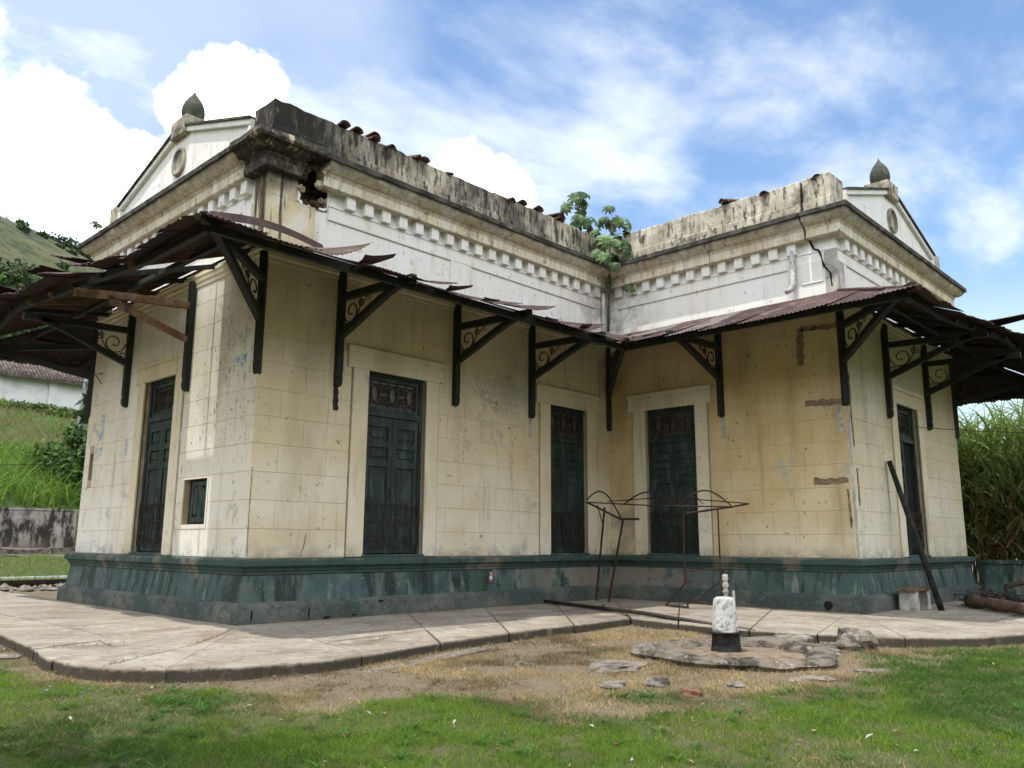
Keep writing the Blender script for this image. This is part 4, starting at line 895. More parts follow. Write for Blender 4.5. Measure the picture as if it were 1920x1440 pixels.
# torn strips curling up from the sheet edges
for (u, l, up, wd) in ((2.05, 0.75, 0.26, 0.14), (2.85, 0.6, 0.15, 0.10), (4.4, 0.62, 0.12, 0.06), (5.35, 0.65, 0.22, 0.2), (6.95, 0.75, 0.22, 0.12), (0.35, 0.8, 0.36, 0.3)):
    mb = MB(FB); n = 8; vs_ = []
    for i in range(n + 1):
        t = i / n; w = wd * (1 - 0.75 * t)
        for j in range(5):
            s = j / 4; vs_.append((u + l * t, 2.06 - 0.5 * t * 0.4 + (s - 0.5) * w, ZE + 0.02 + up * t ** 1.2 + (s - .5) * w * 0.5 + 0.012 * math.cos(j * math.pi)))
    mb.add(vs_, [(i * 5 + j, i * 5 + j + 1, (i + 1) * 5 + j + 1, (i + 1) * 5 + j) for i in range(n) for j in range(4)])
    part(mb, 'torn_sheet_strip', M['rust'], canopies['B'])
M['zinc'] = mat('dull_zinc', (0.20, 0.18, 0.17), [dict(c=(0.10, 0.05, 0.035), s=3, d=7, lo=0.5, hi=0.62)], rough=0.55, metal=0.3, spec=0.4)
lay('C', [0.0, 0.7, 1.4, 2.15, 2.95, 3.75, 4.55, 5.35, 6.15, 6.9, LC + DC], {1: dict(sag=0.10, e=-0.06), 2: dict(e=0.10, s0=0.12, mt=M['zinc']), 3: dict(e=0.05), 4: dict(e=0.02, mt=M['zinc']), 5: dict(e=0.0, sag=0), 6: dict(e=0, sag=0), 7: dict(e=0, sag=0), 8: dict(e=0.0)})
lay('D', [-2.02, -1.2, -0.4, 0.4, 1.2, 2.0, 2.8, 3.6, 4.4, 5.2, 6.0, 6.8, 7.6, 8.72], {0: dict(e=0, a=0), 1: dict(e=0.02), 1: dict(e=0.02)})
sheet('D', 3.7, 4.75, e=0.34, t0=0.5, ext=0.06, curl=1.6, a=0.08)
lay('N', frange(-2.02, 6.78, 0.8)); lay('E', frange(-2.02, 6.78, 0.8))
# hip caps
for (cx_, cy_, sx, sy) in ((x1, y1, -1, -1), (x2, y3, -1, -1), (x1, y1 + LA, -1, 1), (x2 + LD, y3, 1, -1)):
    mb = MB(); pts = [(cx_ + sx * DC * t, cy_ + sy * DC * t, zs_(t, 0 if sx * sy > 0 else (8.9 if cx_ == x1 else 8.72), 'A' if cx_ == x1 else 'D') + 0.055) for t in (0.02, 0.4, 0.75, 1.03)]; mb.tube(pts, 0.045, 8); part(mb, 'hip_cap', M['rust'], canopies['A' if cx_ == x1 else 'D'])
# bent cap strip lying over the near corner
mb = MB(); vs_ = []
for i in range(15):
    t = i / 14; x = x1 - 1.25 + 1.75 * t; y = y1 - 0.62 - 0.25 * t; z = 5.86 - 0.10 * t + 0.12 * math.sin(math.pi * t)
    vs_ += [(x, y, z), (x + 0.02, y - 0.05, z - 0.14)]
mb.add(vs_, [(2 * i, 2 * i + 1, 2 * i + 3, 2 * i + 2) for i in range(14)]); part(mb, 'bent_cap_strip', M['rust'], canopies['B'])

# ------------------------------------------------------------------ wall damage, pipes, papers
def patch(T, poly, name, mt, d=0.011, th=0.006, parent=None, label=None):
    mb = MB(T); n = len(poly)
    mb.add([(u, d + th, z) for u, z in poly] + [(u, d - 0.012, z) for u, z in poly], [tuple(range(n))] + [(i, (i + 1) % n, n + (i + 1) % n, n + i) for i in range(n)])
    return part(mb, name, mt, parent, label=label)
rp = random.Random(8)
def ragged(pts, w, step=0.05, jit=0.35):
    # ragged strip along a polyline -> outline
    L_, R_ = [], []
    P_ = []
    for (a, b) in zip(pts[:-1], pts[1:]):
        n = max(1, int(math.hypot(b[0] - a[0], b[1] - a[1]) / step))
        for i in range(n): P_.append((a[0] + (b[0] - a[0]) * i / n, a[1] + (b[1] - a[1]) * i / n))
    P_.append(pts[-1])
    for i, p in enumerate(P_):
        q = P_[min(i + 1, len(P_) - 1)]; o = P_[max(i - 1, 0)]; dx, dz = q[0] - o[0], q[1] - o[1]; l = math.hypot(dx, dz) or 1
        nx, nz = -dz / l, dx / l; a, b = w / 2 * (1 + rp.uniform(-jit, jit)), w / 2 * (1 + rp.uniform(-jit, jit))
        L_.append((p[0] + nx * a, p[1] + nz * a)); R_.append((p[0] - nx * b, p[1] - nz * b))
    return L_ + R_[::-1]
for pts, w in (([(5.45, 5.30), (4.74, 5.34)], 0.10), ([(4.72, 5.36), (4.70, 4.62)], 0.13), ([(5.45, 3.83), (4.74, 3.87)], 0.12), ([(5.47, 2.36), (5.1, 2.36), (4.82, 2.38)], 0.11), ([(5.45, 2.2), (5.47, 1.5)], 0.04)):
    patch(FC, ragged(pts, w), 'plaster_scar', M['mortar'], parent=walls['C'])
for pts, w, mt in (([(0.06, 5.2), (0.05, 3.2), (0.07, 0.97)], 0.10, 'cement'), ([(0.22, 4.4), (0.20, 3.6), (0.24, 3.0)], 0.05, 'mortar'), ([(0.30, 2.6), (0.31, 1.9)], 0.05, 'mortar'), ([(1.82, 2.85), (1.84, 1.9), (1.83, 1.5)], 0.05, 'cement')):
    patch(FD, ragged(pts, w), 'plaster_scar', M[mt], parent=walls['D'])
patch(FC, ragged([(5.38, 3.75), (5.40, 3.25)], 0.10), 'plaster_scar', M['cement'], parent=walls['C'])
for T, k, u in ((FB, 'B', 1.45), (FB, 'B', 6.27), (FC, 'C', 2.95)):
    patch(T, ragged([(u, 3.76), (u + .01, 3.34)], 0.09, 0.05, 0.3), 'plaster_scar', M['char'] if u == 1.45 else M['cement'], parent=walls[k])
# big crack through the right-hand parapet and frieze
patch(FC, ragged([(4.98, 7.60), (5.02, 7.30), (5.06, 7.1), (5.12, 6.9), (5.22, 6.86), (5.27, 6.7), (5.31, 6.5), (5.42, 6.35), (5.44, 6.1)], 0.035, 0.06, 0.7), 'crack', M['dark'], d=0.055)
patch(FB, ragged([(9.0 - .35, 5.4), (8.62, 4.9), (8.66, 4.6), (8.55, 4.2)], 0.012, 0.08, 0.8), 'crack', M['groove'], parent=walls['B'])
patch(FB, ragged([(1.02, 1.3), (0.98, 1.1), (0.93, 0.97)], 0.014, 0.05, 0.8), 'crack', M['groove'], parent=walls['B'])
patch(FB, ragged([(0.02, 2.3), (0.015, 1.6), (0.02, 0.98)], 0.009, 0.05, 0.95), 'crack', M['groove'], d=0.008, parent=walls['B'])
# peeling plaster on the gable wall and the long wall
# poster remnants
for (u, z, w, h) in ((6.10, 3.45, 0.22, 0.55), (6.25, 2.92, 0.16, 0.22), (6.05, 2.95, 0.14, 0.2), (4.78, 2.95, 0.12, 0.32), (0.55, 4.05, 0.4, 0.12), (2.52, 3.0, 0.16, 0.3)):
    patch(FA, [(u + w * (a - .5) + rp.uniform(-.015, .015), z + h * (b - .5) + rp.uniform(-.02, .02)) for a, b in ((0, 0), (.5, .03), (1, 0), (.97, .5), (1, 1), (.6, .96), (0, 1), (.04, .5))], 'torn_poster', M['poster'], d=0.0125, th=0.0015, parent=walls['A'])
patch(FB, [(5.05, .47), (5.13, .47), (5.12, .63), (5.06, .64)], 'red_sticker', M['sticker_red'], d=0.075, th=0.012)
# drain holes in the plinth base
for T, u, z, r in ((FC, 5.02, 0.11, 0.085),):
    patch(T, [(u + r * math.cos(w * .52) * rp.uniform(.85, 1.1), z + r * .95 * math.sin(w * .52) * rp.uniform(.85, 1.1)) for w in range(12)], 'drain_hole', M['dark'], d=0.20, th=0.008)
for (u, z, w, h) in ((1.35, 0.03, .16, .05), (1.85, 0.04, .12, .04), (2.4, 0.235, .14, .045), (1.02, 0.12, 0.03, 0.2), (0.05, 0.12, 0.03, 0.22)):
    patch(FB, [(u + w * .5 * math.cos(q * .7) * rp.uniform(.6, 1.1), z + h * .5 * math.sin(q * .7) * rp.uniform(.6, 1.1)) for q in range(9)], 'chip', M['dark'], d=0.20, th=0.009)
# rain pipe on the right-hand frieze
mb = MB(FC); mb.tube([(4.70, 0.10, 6.95), (4.70, 0.10, 6.25), (4.66, 0.14, 6.16), (4.58, 0.22, 6.10)], 0.055, 10); mb = part(mb, 'rain_pipe', M['lime'], smooth=True)
q = MB(FB); q.tube([(8.72, 0.10, 6.98), (8.72, 0.10, 6.0)], 0.045, 8); part(q, 'rain_pipe', M['frieze'], smooth=True)
# old iron hook on the gable wall
mb = MB(FA); mb.tube([(6.35, 0, 4.62), (6.35, 0.16, 4.58), (6.35, 0.02, 4.40)], 0.012, 5); part(mb, 'wall_hook', M['iron'])

# ------------------------------------------------------------------ loose roof tiles on the parapets
tm = MB(); nseg = 10; V = []
for j, (y, r) in enumerate(((-0.22, 0.115), (0.22, 0.09))):
    for q, rr in enumerate((r, r - 0.016)):
        for i in range(nseg + 1):
            w = math.pi * i / nseg; V.append((rr * math.cos(w), y, rr * 0.8 * math.sin(w)))
m_ = nseg + 1; F = []
for i in range(nseg):
    F += [(i, i + 1, 2 * m_ + i + 1, 2 * m_ + i), (m_ + i, 3 * m_ + i, 3 * m_ + i + 1, m_ + i + 1), (i, m_ + i, m_ + i + 1, i + 1), (2 * m_ + i, 2 * m_ + i + 1, 3 * m_ + i + 1, 3 * m_ + i)]
F += [(0, 2 * m_, 3 * m_, m_), (nseg, m_ + nseg, 3 * m_ + nseg, 2 * m_ + nseg)]
tm.add(V, F); tile_me = None
TZ = 8.405
tiles = [('B', 1.35, 0, 0, 'dark clay roof tile peeking over the long parapet nearest the blackened corner'), ('B', 1.62, 0, 0, 'blackened clay roof tile arching over the long parapet, second from the corner'),
         ('B', 1.98, 0, 8, 'lower clay tile of the stacked pair on the long parapet near the corner'), ('B', 2.00, 0.06, 3, 'upper clay tile of the stacked pair on the long parapet near the corner'),
         ('B', 2.35, -0.05, 20, 'sunken tile fragment just right of the stacked pair of tiles'), ('B', 2.98, 0.0, 30, 'tilted tile at the left of the pair above the third dentil group'),
         ('B', 3.22, 0.0, -10, 'dark round tile right of the tilted one on the long parapet'), ('B', 3.82, -0.03, 50, 'flat broken tile on the middle of the long parapet'),
         ('B', 5.60, -0.05, 15, 'small tile stub low on the long parapet past its middle'), ('B', 5.98, -0.02, 0, 'dark arched tile on the long parapet before the white cloud'),
         ('B', 6.52, 0.0, -5, 'broad dark tile left of the tile stack near the leafy plant'), ('B', 7.22, 0.0, 5, 'bottom tile of the stack beside the leafy plant'),
         ('B', 7.26, 0.055, 2, 'middle tile of the stack beside the leafy plant'), ('B', 7.22, 0.11, 12, 'top tile of the stack beside the leafy plant'),
         ('B', 8.35, 0.0, 25, 'brown tile among the leaves above the inner corner'), ('B', 8.62, 0.05, -20, 'tilted tile resting on another among the leaves'),
         ('C', 0.62, 0.0, 10, 'dark tile at the inner end of the right-hand parapet'), ('C', 3.20, 0.0, 20, 'lower tile of the small dark heap on the right-hand parapet'),
         ('C', 3.26, 0.07, -25, 'upper tile of the small dark heap on the right-hand parapet'), ('C', 4.15, -0.04, 0, 'low mossy tile on the right-hand parapet'), ('C', 5.15, -0.02, 40, 'flat tile on the raised end block of the right-hand parapet')]
for k, u, dz, rz, lab in tiles:
    if tile_me is None: o = tm.build('roof_tile', M['tile'], None, True); tile_me = o.data
    else: o = bpy.data.objects.new('roof_tile', tile_me); COL.objects.link(o)
    x, y, z = RUNS[k][0](u, -0.13, TZ + dz); o.location = (x, y, z); o.rotation_euler = (R(rc.uniform(-8, 8)), R(rc.uniform(-10, 10)), R((0 if k == 'B' else 90) + rz))
    tag(o, lab, 'roof tile', 'loose tiles on the parapets')

# ------------------------------------------------------------------ plants on the building
M['cecropia'] = mat('plant_leaf', (0.10, 0.175, 0.06), [dict(c=(0.24, 0.32, 0.16), s=5, lo=0.48, hi=0.62, a=0.8), dict(c=(0.035, 0.07, 0.03), s=3, lo=0.5, hi=0.62, seed=2)], rough=0.6, spec=0.3, trans=0.2, objvar=0.25)
lm = MB(); NL = 9
for i in range(NL):
    w = 2 * math.pi * (i + 0.5) / NL * 0.93 + 0.2; l = 0.30 * (0.8 + 0.2 * math.cos(w - 1)); wd = 0.052
    c, s = math.cos(w), math.sin(w); px, py = -s, c; pts = []
    rows = [(0.02, 0.012, 0.0), (0.35, wd, 0.02), (0.65, wd * 1.05, -0.005), (0.88, wd * 0.6, -0.06), (1.0, 0.004, -0.10)]
    for (t, q, z) in rows:
        pts += [(c * l * t + px * q, s * l * t + py * q, z), (c * l * t, s * l * t, z - 0.012), (c * l * t - px * q, s * l * t - py * q, z)]
    fs = []
    for j in range(4): fs += [(3 * j, 3 * j + 1, 3 * j + 4, 3 * j + 3), (3 * j + 1, 3 * j + 2, 3 * j + 5, 3 * j + 4)]
    lm.add(pts, fs)
leaf_me = None
rl = random.Random(14)
def leafy_plant(root, crowns, stems, label, name='leafy_plant'):
    global leaf_me
    e = tag(empty(name, root), label, 'plant'); inv = Matrix.Translation(-Vector(root))
    mb = MB()
    for pts, r in stems: mb.tube(pts, [r * (1 - 0.6 * i / (len(pts) - 1)) for i in range(len(pts))], 6)
    o = mb.build('stem', M['bark'], None, True); o.parent = e; o.matrix_parent_inverse = inv
    for (c, n, rad, sc) in crowns:
        for i in range(n):
            w = 2 * math.pi * (i * 0.618) + rl.uniform(-.3, .3); el = rl.uniform(-0.5, 0.9); q = rad * rl.uniform(0.65, 1.0)
            p = Vector(c) + Vector((math.cos(w) * math.cos(el), math.sin(w) * math.cos(el), math.sin(el))) * q
            if leaf_me is None: o = lm.build('leaf', M['cecropia'], None, True); leaf_me = o.data
            else: o = bpy.data.objects.new('leaf', leaf_me); COL.objects.link(o)
            nrm = (p - Vector(c)).normalized() * 0.75 + Vector((-0.25, -0.3, 0.35))
            o.rotation_euler = nrm.to_track_quat('Z', 'X').to_euler(); o.location = p; s = sc * rl.uniform(0.75, 1.15); o.scale = (s, s, s)
            o.parent = e; o.matrix_parent_inverse = inv
            pm = MB(); pm.tube([Vector(c) + Vector((0, 0, -0.05)), (Vector(c) + p) / 2 + Vector((0, 0, 0.02)), p], 0.006, 4); po = pm.build('leaf_stalk', M['bark'], None); po.parent = e; po.matrix_parent_inverse = inv
leafy_plant((15.22, 11.40, 6.2), [((14.84, 11.08, 8.05), 5, 0.52, 0.95), ((14.68, 11.0, 7.58), 5, 0.54, 1.0), ((14.98, 10.95, 7.28), 3, 0.40, 0.9), ((15.18, 11.08, 7.9), 4, 0.46, 0.9), ((15.22, 11.2, 8.74), 7, 0.46, 0.82), ((15.54, 11.25, 8.62), 3, 0.30, 0.75)],
            [([(15.24, 11.42, 6.1), (15.18, 11.36, 6.6), (15.05, 11.2, 7.2), (14.95, 11.14, 7.8), (15.1, 11.2, 8.4), (15.22, 11.22, 8.75)], 0.035), ([(15.0, 11.15, 7.6), (14.75, 11.05, 7.55)], 0.018)], 'large leafy plant with palm shaped leaves rooted in the inner corner cornice')
leafy_plant((14.75, 11.80, 8.4), [((14.55, 11.78, 9.14), 7, 0.44, 0.85), ((14.85, 11.8, 8.75), 4, 0.44, 0.8), ((14.6, 11.7, 8.62), 5, 0.28, 0.8)], [([(14.75, 11.8, 8.35), (14.7, 11.8, 8.8), (14.55, 11.78, 9.2)], 0.03)], 'smaller leafy plant rising behind the long parapet beside the roof tiles')
leafy_plant((15.30, 10.72, 7.1), [((15.22, 10.74, 6.98), 5, 0.13, 0.5)], [([(15.33, 10.78, 7.12), (15.24, 10.74, 6.98)], 0.012)], 'small leaf tuft hanging from the dentils beside the inner corner', 'small_plant')
leafy_plant((6.1, 18.05, 7.75), [((6.0, 18.15, 7.82), 6, 0.14, 0.30)], [([(6.1, 18.05, 7.65), (6.0, 18.15, 7.8)], 0.008)], 'small sprout at the far left end of the gable cornice', 'small_plant')

# ------------------------------------------------------------------ things standing on the paving and the lawn
def thing_mesh(mb, name, mt, label, cat, group=None, smooth=False, loc=(0, 0, 0)):
    o = mb.build(name, mt, None, smooth, loc=loc); return tag(o, label, cat, group)
def rock_mb(rx, ry, rz, seed, n=14, m=9, amp=0.25, flat=0.0):
    r2 = np.random.RandomState(seed); mb = MB(); ph = r2.rand(6) * 6; vs_ = []; fs = []
    for j in range(m + 1):
        a = math.pi * j / m
        for i in range(n):
            w = 2 * math.pi * i / n; d = Vector((math.sin(a) * math.cos(w), math.sin(a) * math.sin(w), math.cos(a)))
            q = 1 + amp * (math.sin(2.3 * d.x * 2 + ph[0]) * math.sin(2.1 * d.y * 2 + ph[1]) + 0.5 * math.sin(5 * d.z + ph[2] + 3 * d.x) + 0.35 * math.sin(9 * d.x + ph[3]) * math.sin(8 * d.y + ph[4])) + (r2.rand() - .5) * amp * 0.35
            vs_.append((rx * q * d.x, ry * q * d.y, max(rz * q * d.z, -rz * 0.55)))
    for j in range(m):
        for i in range(n): fs.append((j * n + i, (j + 1) * n + i, (j + 1) * n + (i + 1) % n, j * n + (i + 1) % n))
    return mb.add(vs_, fs)
def rock(x, y, rx, ry, rz, seed, label, mt='stone', name='rock', rot=0, sink=0.3):
    o = thing_mesh(rock_mb(rx, ry, rz, seed), name, M[mt], label, 'rock', smooth=False); o.location = (x, y, gzf(x, y) + rz * (0.55 - sink)); o.rotation_euler = (0, 0, R(rot)); return o
rock(11.20, 4.48, 0.30, 0.20, 0.17, 4, 'dark pitted boulder against the kerb right of the dry basin', rot=-30, sink=0.0)
rock(10.92, 5.22, 0.27, 0.2, 0.11, 5, 'low brown rock against the kerb left of the pitted boulder', rot=-50)
rock(10.72, 4.95, 0.18, 0.13, 0.05, 6, 'pale flat stone in front of the low brown rock')
rock(11.02, 4.78, 0.17, 0.13, 0.06, 7, 'pale stone wedged between the low rock and the pitted boulder')
rock(7.55, 5.62, 0.42, 0.30, 0.035, 8, 'wide dark flat stone sunk in the dry grass left of the basin', sink=0.1, rot=30)
rock(6.55, 4.92, 0.16, 0.12, 0.04, 9, 'pale grey stone nearest the green lawn below the dark flat stone')
rock(6.96, 4.71, 0.15, 0.12, 0.06, 10, 'rounded grey stone between the pale stone and the red brick lump')
rock(7.45, 4.15, 0.11, 0.09, 0.03, 12, 'small pale stone right of the rounded grey stone')
rock(6.75, 4.2, 0.12, 0.09, 0.05, 13, 'lump of red brick lying in the dry grass', 'brick_red', 'brick_lump')
rock(8.35, 3.75, 0.24, 0.12, 0.03, 14, 'flat grey stone at the lawn edge right of the basin', rot=-40)
rock(9.3, 3.55, 0.22, 0.12, 0.03, 15, 'pale flat stone at the lawn edge furthest right of the basin', rot=-40)
pass
pass
rock(6.9, 6.4, 0.09, 0.07, 0.05, 18, 'small brown stone in the dry grass near the kerb')
pass
pass
rock(10.3, 4.45, 0.2, 0.16, 0.05, 22, 'grey stone lying close to the right rim of the basin')
rock(3.0, 10.9, 0.3, 0.16, 0.04, 23, 'flat grey stone beside the kerb at the far left')
# old kerb strip half sunk along the long side
mb = MB(); mb.add([(5.4, 7.12, -.3), (6.2, 7.25, -.3), (7.6, 7.62, -.3), (7.5, 7.80, -.3), (6.1, 7.44, -.3), (5.4, 7.30, -.3), (5.4, 7.12, -.125), (6.2, 7.25, -.115), (7.6, 7.62, -.11), (7.5, 7.80, -.105), (6.1, 7.44, -.105), (5.4, 7.30, -.12)],
                  [(6, 7, 10, 11), (7, 8, 9, 10), (0, 1, 7, 6), (1, 2, 8, 7), (2, 3, 9, 8), (5, 0, 6, 11)]); thing_mesh(mb, 'sunken_kerb', M['stone'], 'narrow half sunken concrete strip along the foot of the long kerb', 'kerb')
# dry fountain basin
BC = Vector((9.32, 5.18)); rbn = np.random.RandomState(6); n = 56; bz = gzf(*BC)
e = tag(empty('fountain', (BC.x, BC.y, bz)), 'dry round concrete basin with white tapered pedestal and small pipe', 'fountain'); inv = Matrix.Translation((-BC.x, -BC.y, -bz))
mb = MB(); vs_ = []; prof = [(-0.05, -0.12), (0.0, 0.0), (0.05, 0.05), (0.02, 0.10), (-0.06, 0.125), (-0.16, 0.115), (-0.24, 0.08), (-0.29, 0.0)]
for i in range(n):
    w = 2 * math.pi * i / n; oct_ = 1.13 * (1 + 0.035 * math.cos(8 * w)) * (1 + 0.04 * math.sin(3 * w + 1) + 0.025 * math.sin(11 * w) * math.sin(5 * w + 1) + 0.02 * (rbn.rand() - .5)); hh = 0.85 + 0.35 * math.sin(2 * w + 2) * 0.4 + 0.10 * math.sin(7 * w) + 0.22 * (rbn.rand() - .5)
    for (dr, z) in prof: vs_.append((BC.x + (oct_ + dr + 0.02 * (rbn.rand() - .5)) * math.cos(w), BC.y + (oct_ + dr + 0.02 * (rbn.rand() - .5)) * math.sin(w), bz + z * (hh if z > 0 else 1) + 0.012 * (rbn.rand() - .5)))
m_ = len(prof); mb.add(vs_, [(i * m_ + j, ((i + 1) % n) * m_ + j, ((i + 1) % n) * m_ + j + 1, i * m_ + j + 1) for i in range(n) for j in range(m_ - 1)])
def sub(mb, name, mt, smooth=False):
    o = mb.build(name, mt, None, smooth); o.parent = e; o.matrix_parent_inverse = inv; return o
sub(mb, 'basin_rim', M['basin'])
mb = MB(); mb.lathe([(1.0, -0.1), (0.98, 0.012), (0.6, 0.028), (0.0, 0.03)], (BC.x, BC.y, bz), 32); sub(mb, 'basin_floor', M['mortar'])
PC = (9.50, 5.40, bz)
mb = MB(); mb.lathe([(0.216, 0.000), (0.189, 0.027), (0.171, 0.108), (0.167, 0.225), (0.171, 0.236), (0.221, 0.243), (0.225, 0.257), (0.162, 0.261)], PC, 24); sub(mb, 'pedestal_base', M['black'], True)
mb = MB(); rr = random.Random(4); mb.lathe([(0.158, 0.257), (0.160, 0.288), (0.149, 0.450), (0.135, 0.594), (0.122, 0.648), (0.090, 0.670), (0.045, 0.675)], PC, 26, 0.05, rr); sub(mb, 'pedestal', M['lime'])
mb = MB(); mb.lathe([(0.027, 0.648), (0.027, 0.720), (0.038, 0.725), (0.038, 0.747), (0.027, 0.751), (0.027, 0.792), (0.038, 0.796), (0.038, 0.837), (0.027, 0.842), (0.027, 0.873), (0.036, 0.877), (0.036, 0.927), (0.029, 0.945), (0.000, 0.950)], (PC[0] + .01, PC[1] - 0.02, PC[2]), 12); sub(mb, 'spout_pipe', M['cement'])
mb = MB(); mb.tube([(PC[0] + .06, PC[1] - .1, PC[2] + .54), (PC[0] + .06, PC[1] - .1, PC[2] + .75)], 0.016, 6); sub(mb, 'spout_stub', M['cement'])
mb = MB(); mb.box(-0.06, 0.06, -0.02, 0.02, 0, 0.02); thing_mesh(mb, 'plastic_scrap', M['orange'], 'small orange plastic scrap lying in the dry basin', 'scrap', loc=(8.7, 5.45, bz + 0.035))
# fallen pipe
mb = MB(); mb.tube([(12.75, 11.22, 0.05), (11.9, 8.3, 0.045), (11.2, 5.9, -0.03)], 0.035, 8); thing_mesh(mb, 'fallen_pipe', M['iron'], 'long thin pipe fallen across the paving behind the basin', 'pipe', smooth=True)
# rusty stall frame in the inner corner
e = tag(empty('stall_frame', (14.0, 9.4, 0)), 'rusty bare metal stall frame with arched top in the inner corner', 'frame'); inv = Matrix.Translation((-14.0, -9.4, 0))
def fb(name, pts, r=0.016): mb = MB(); mb.tube(pts, r, 6); sub(mb, name, M['iron_rust'])
def arc(p0, p1, h, n=14): p0, p1 = Vector(p0), Vector(p1); return [p0.lerp(p1, i / n) + Vector((0, 0, h * math.sin(math.pi * i / n))) for i in range(n + 1)]
fb('front_rail', [(14.0, 11.14, 2.05), (13.9, 9.4, 1.93), (13.8, 7.62, 1.86)], 0.013); fb('back_rail', [(14.75, 11.15, 2.10), (14.75, 9.6, 2.14), (14.7, 7.8, 1.96)], 0.011)
fb('side_rail', [(14.0, 11.14, 2.05), (13.45, 9.85, 1.66), (13.5, 9.45, 1.66)], 0.022); fb('side_rail', [(13.8, 7.60, 1.86), (14.7, 7.75, 1.95)], 0.018); fb('side_rail', [(13.78, 8.55, 1.76), (13.82, 7.60, 1.86)], 0.02)
fb('arch', arc((14.0, 11.14, 2.10), (13.6, 9.95, 1.68), 0.34)); fb('arch', arc((14.2, 10.3, 2.0), (14.5, 9.35, 2.02), 0.22)); fb('arch', arc((13.9, 8.80, 1.90), (13.8, 7.60, 1.86), 0.30)); fb('arch', arc((14.5, 9.4, 2.0), (14.3, 8.5, 1.95), 0.24), 0.009)
fb('leg', [(13.85, 10.55, 1.92), (14.1, 11.0, 0.02)], 0.022); fb('leg', [(13.6, 9.9, 1.68), (14.0, 10.6, 0.02)], 0.022); fb('leg_brace', [(14.0, 10.85, 1.98), (13.9, 10.65, 1.6)], 0.012)
fb('leg', [(13.9, 8.70, 1.88), (13.9, 8.72, 0.45)], 0.016); fb('leg', [(13.8, 7.90, 1.85), (13.9, 7.95, 0.02)], 0.016)
fb('trestle_leg', [(13.75, 8.58, 0.02), (13.8, 8.60, 0.72)], 0.02); fb('trestle_foot', [(13.75, 8.56, 0.03), (13.95, 9.18, 0.03)], 0.02); fb('trestle_brace', [(13.95, 9.18, 0.03), (13.82, 8.62, 0.5)], 0.018)
fb('trestle_rail', [(13.8, 8.60, 0.70), (13.9, 7.93, 0.75)], 0.014); fb('trestle_foot', [(13.8, 8.55, 0.16), (14.3, 8.05, 0.03)], 0.018); fb('trestle_brace', [(13.85, 8.5, 0.15), (13.95, 8.0, 0.5)], 0.018)
# pole leaning by the gable door
mb = MB(); mb.tube([(16.95, 5.15, 0.0), (17.05, 5.55, 1.45), (17.12, 5.93, 2.83)], [0.055, 0.055, 0.05], 10); thing_mesh(mb, 'leaning_pole', M['black'], 'black pole leaning against the wall beside the right gable door', 'pole', smooth=True)
# small bench of two blocks and a board
e = tag(empty('block_bench', (16.9, 5.6, 0)), 'small bench of two concrete blocks and a board at the right plinth', 'bench'); inv = Matrix.Translation((-16.9, -5.6, 0))
mb = MB(); mb.box(16.45, 16.62, 5.42, 5.72, 0, 0.36); sub(mb, 'block', M['cement']); mb = MB(); mb.box(17.08, 17.24, 5.42, 5.72, 0, 0.35); sub(mb, 'block', M['cement'])
mb = MB(); mb.box(16.36, 17.30, 5.38, 5.76, 0.362, 0.395); sub(mb, 'board', M['timber_brown'])
# log, debris, rusty bar, low green wall
mb = MB(); r2 = random.Random(2); pts = [Vector((18.35, 5.05, 0.13)).lerp(Vector((16.45, 3.55, 0.12)), t / 10) for t in range(11)]
mb.tube(pts, [0.105 + r2.uniform(-.015, .015) for _ in pts], 12); thing_mesh(mb, 'rusty_log', M['log'], 'thick reddish brown log lying on the right paving', 'log', smooth=True)
mb = MB(); r2 = random.Random(9)
for i in range(260):
    t = r2.random(); x = 18.9 - 1.1 * t + r2.gauss(0, 0.35); y = 5.0 - 1.3 * t + r2.gauss(0, 0.28); h = 0.30 * math.exp(-((x - 18.6 + 1.1 * t) ** 2) / 0.6); z = r2.uniform(0.0, max(0.06, h)); a = Vector((r2.uniform(-1, 1), r2.uniform(-1, 1), r2.uniform(-.35, .35))).normalized() * r2.uniform(0.08, 0.26)
    mb.beam((x, y, max(z, .02)), (x + a.x, y + a.y, max(z + a.z, .02)), r2.uniform(0.01, 0.06), r2.uniform(0.008, 0.03))
tag(mb.build('charred_debris', M['char'], None), 'heap of charred scrap behind the reddish log', 'debris', kind='stuff')
mb = MB(); mb.tube([(18.6, 4.45, 0.42), (19.2, 3.6, 0.62), (19.9, 2.5, 0.85)], 0.045, 8); mb.tube([(18.6, 4.45, 0.42), (18.62, 4.44, 0.15)], 0.04, 8); thing_mesh(mb, 'rusty_bar', M['iron_rust'], 'rusty bar propped over the charred heap', 'bar')
mb = MB(); mb.box(22.15, 22.45, -8, 5.85, -0.3, 0.78); mb.box(22.10, 22.50, -8, 5.85, 0.78, 0.86); thing_mesh(mb, 'low_wall', M['plinth'], 'low green wall running on from the right end of the station', 'wall')

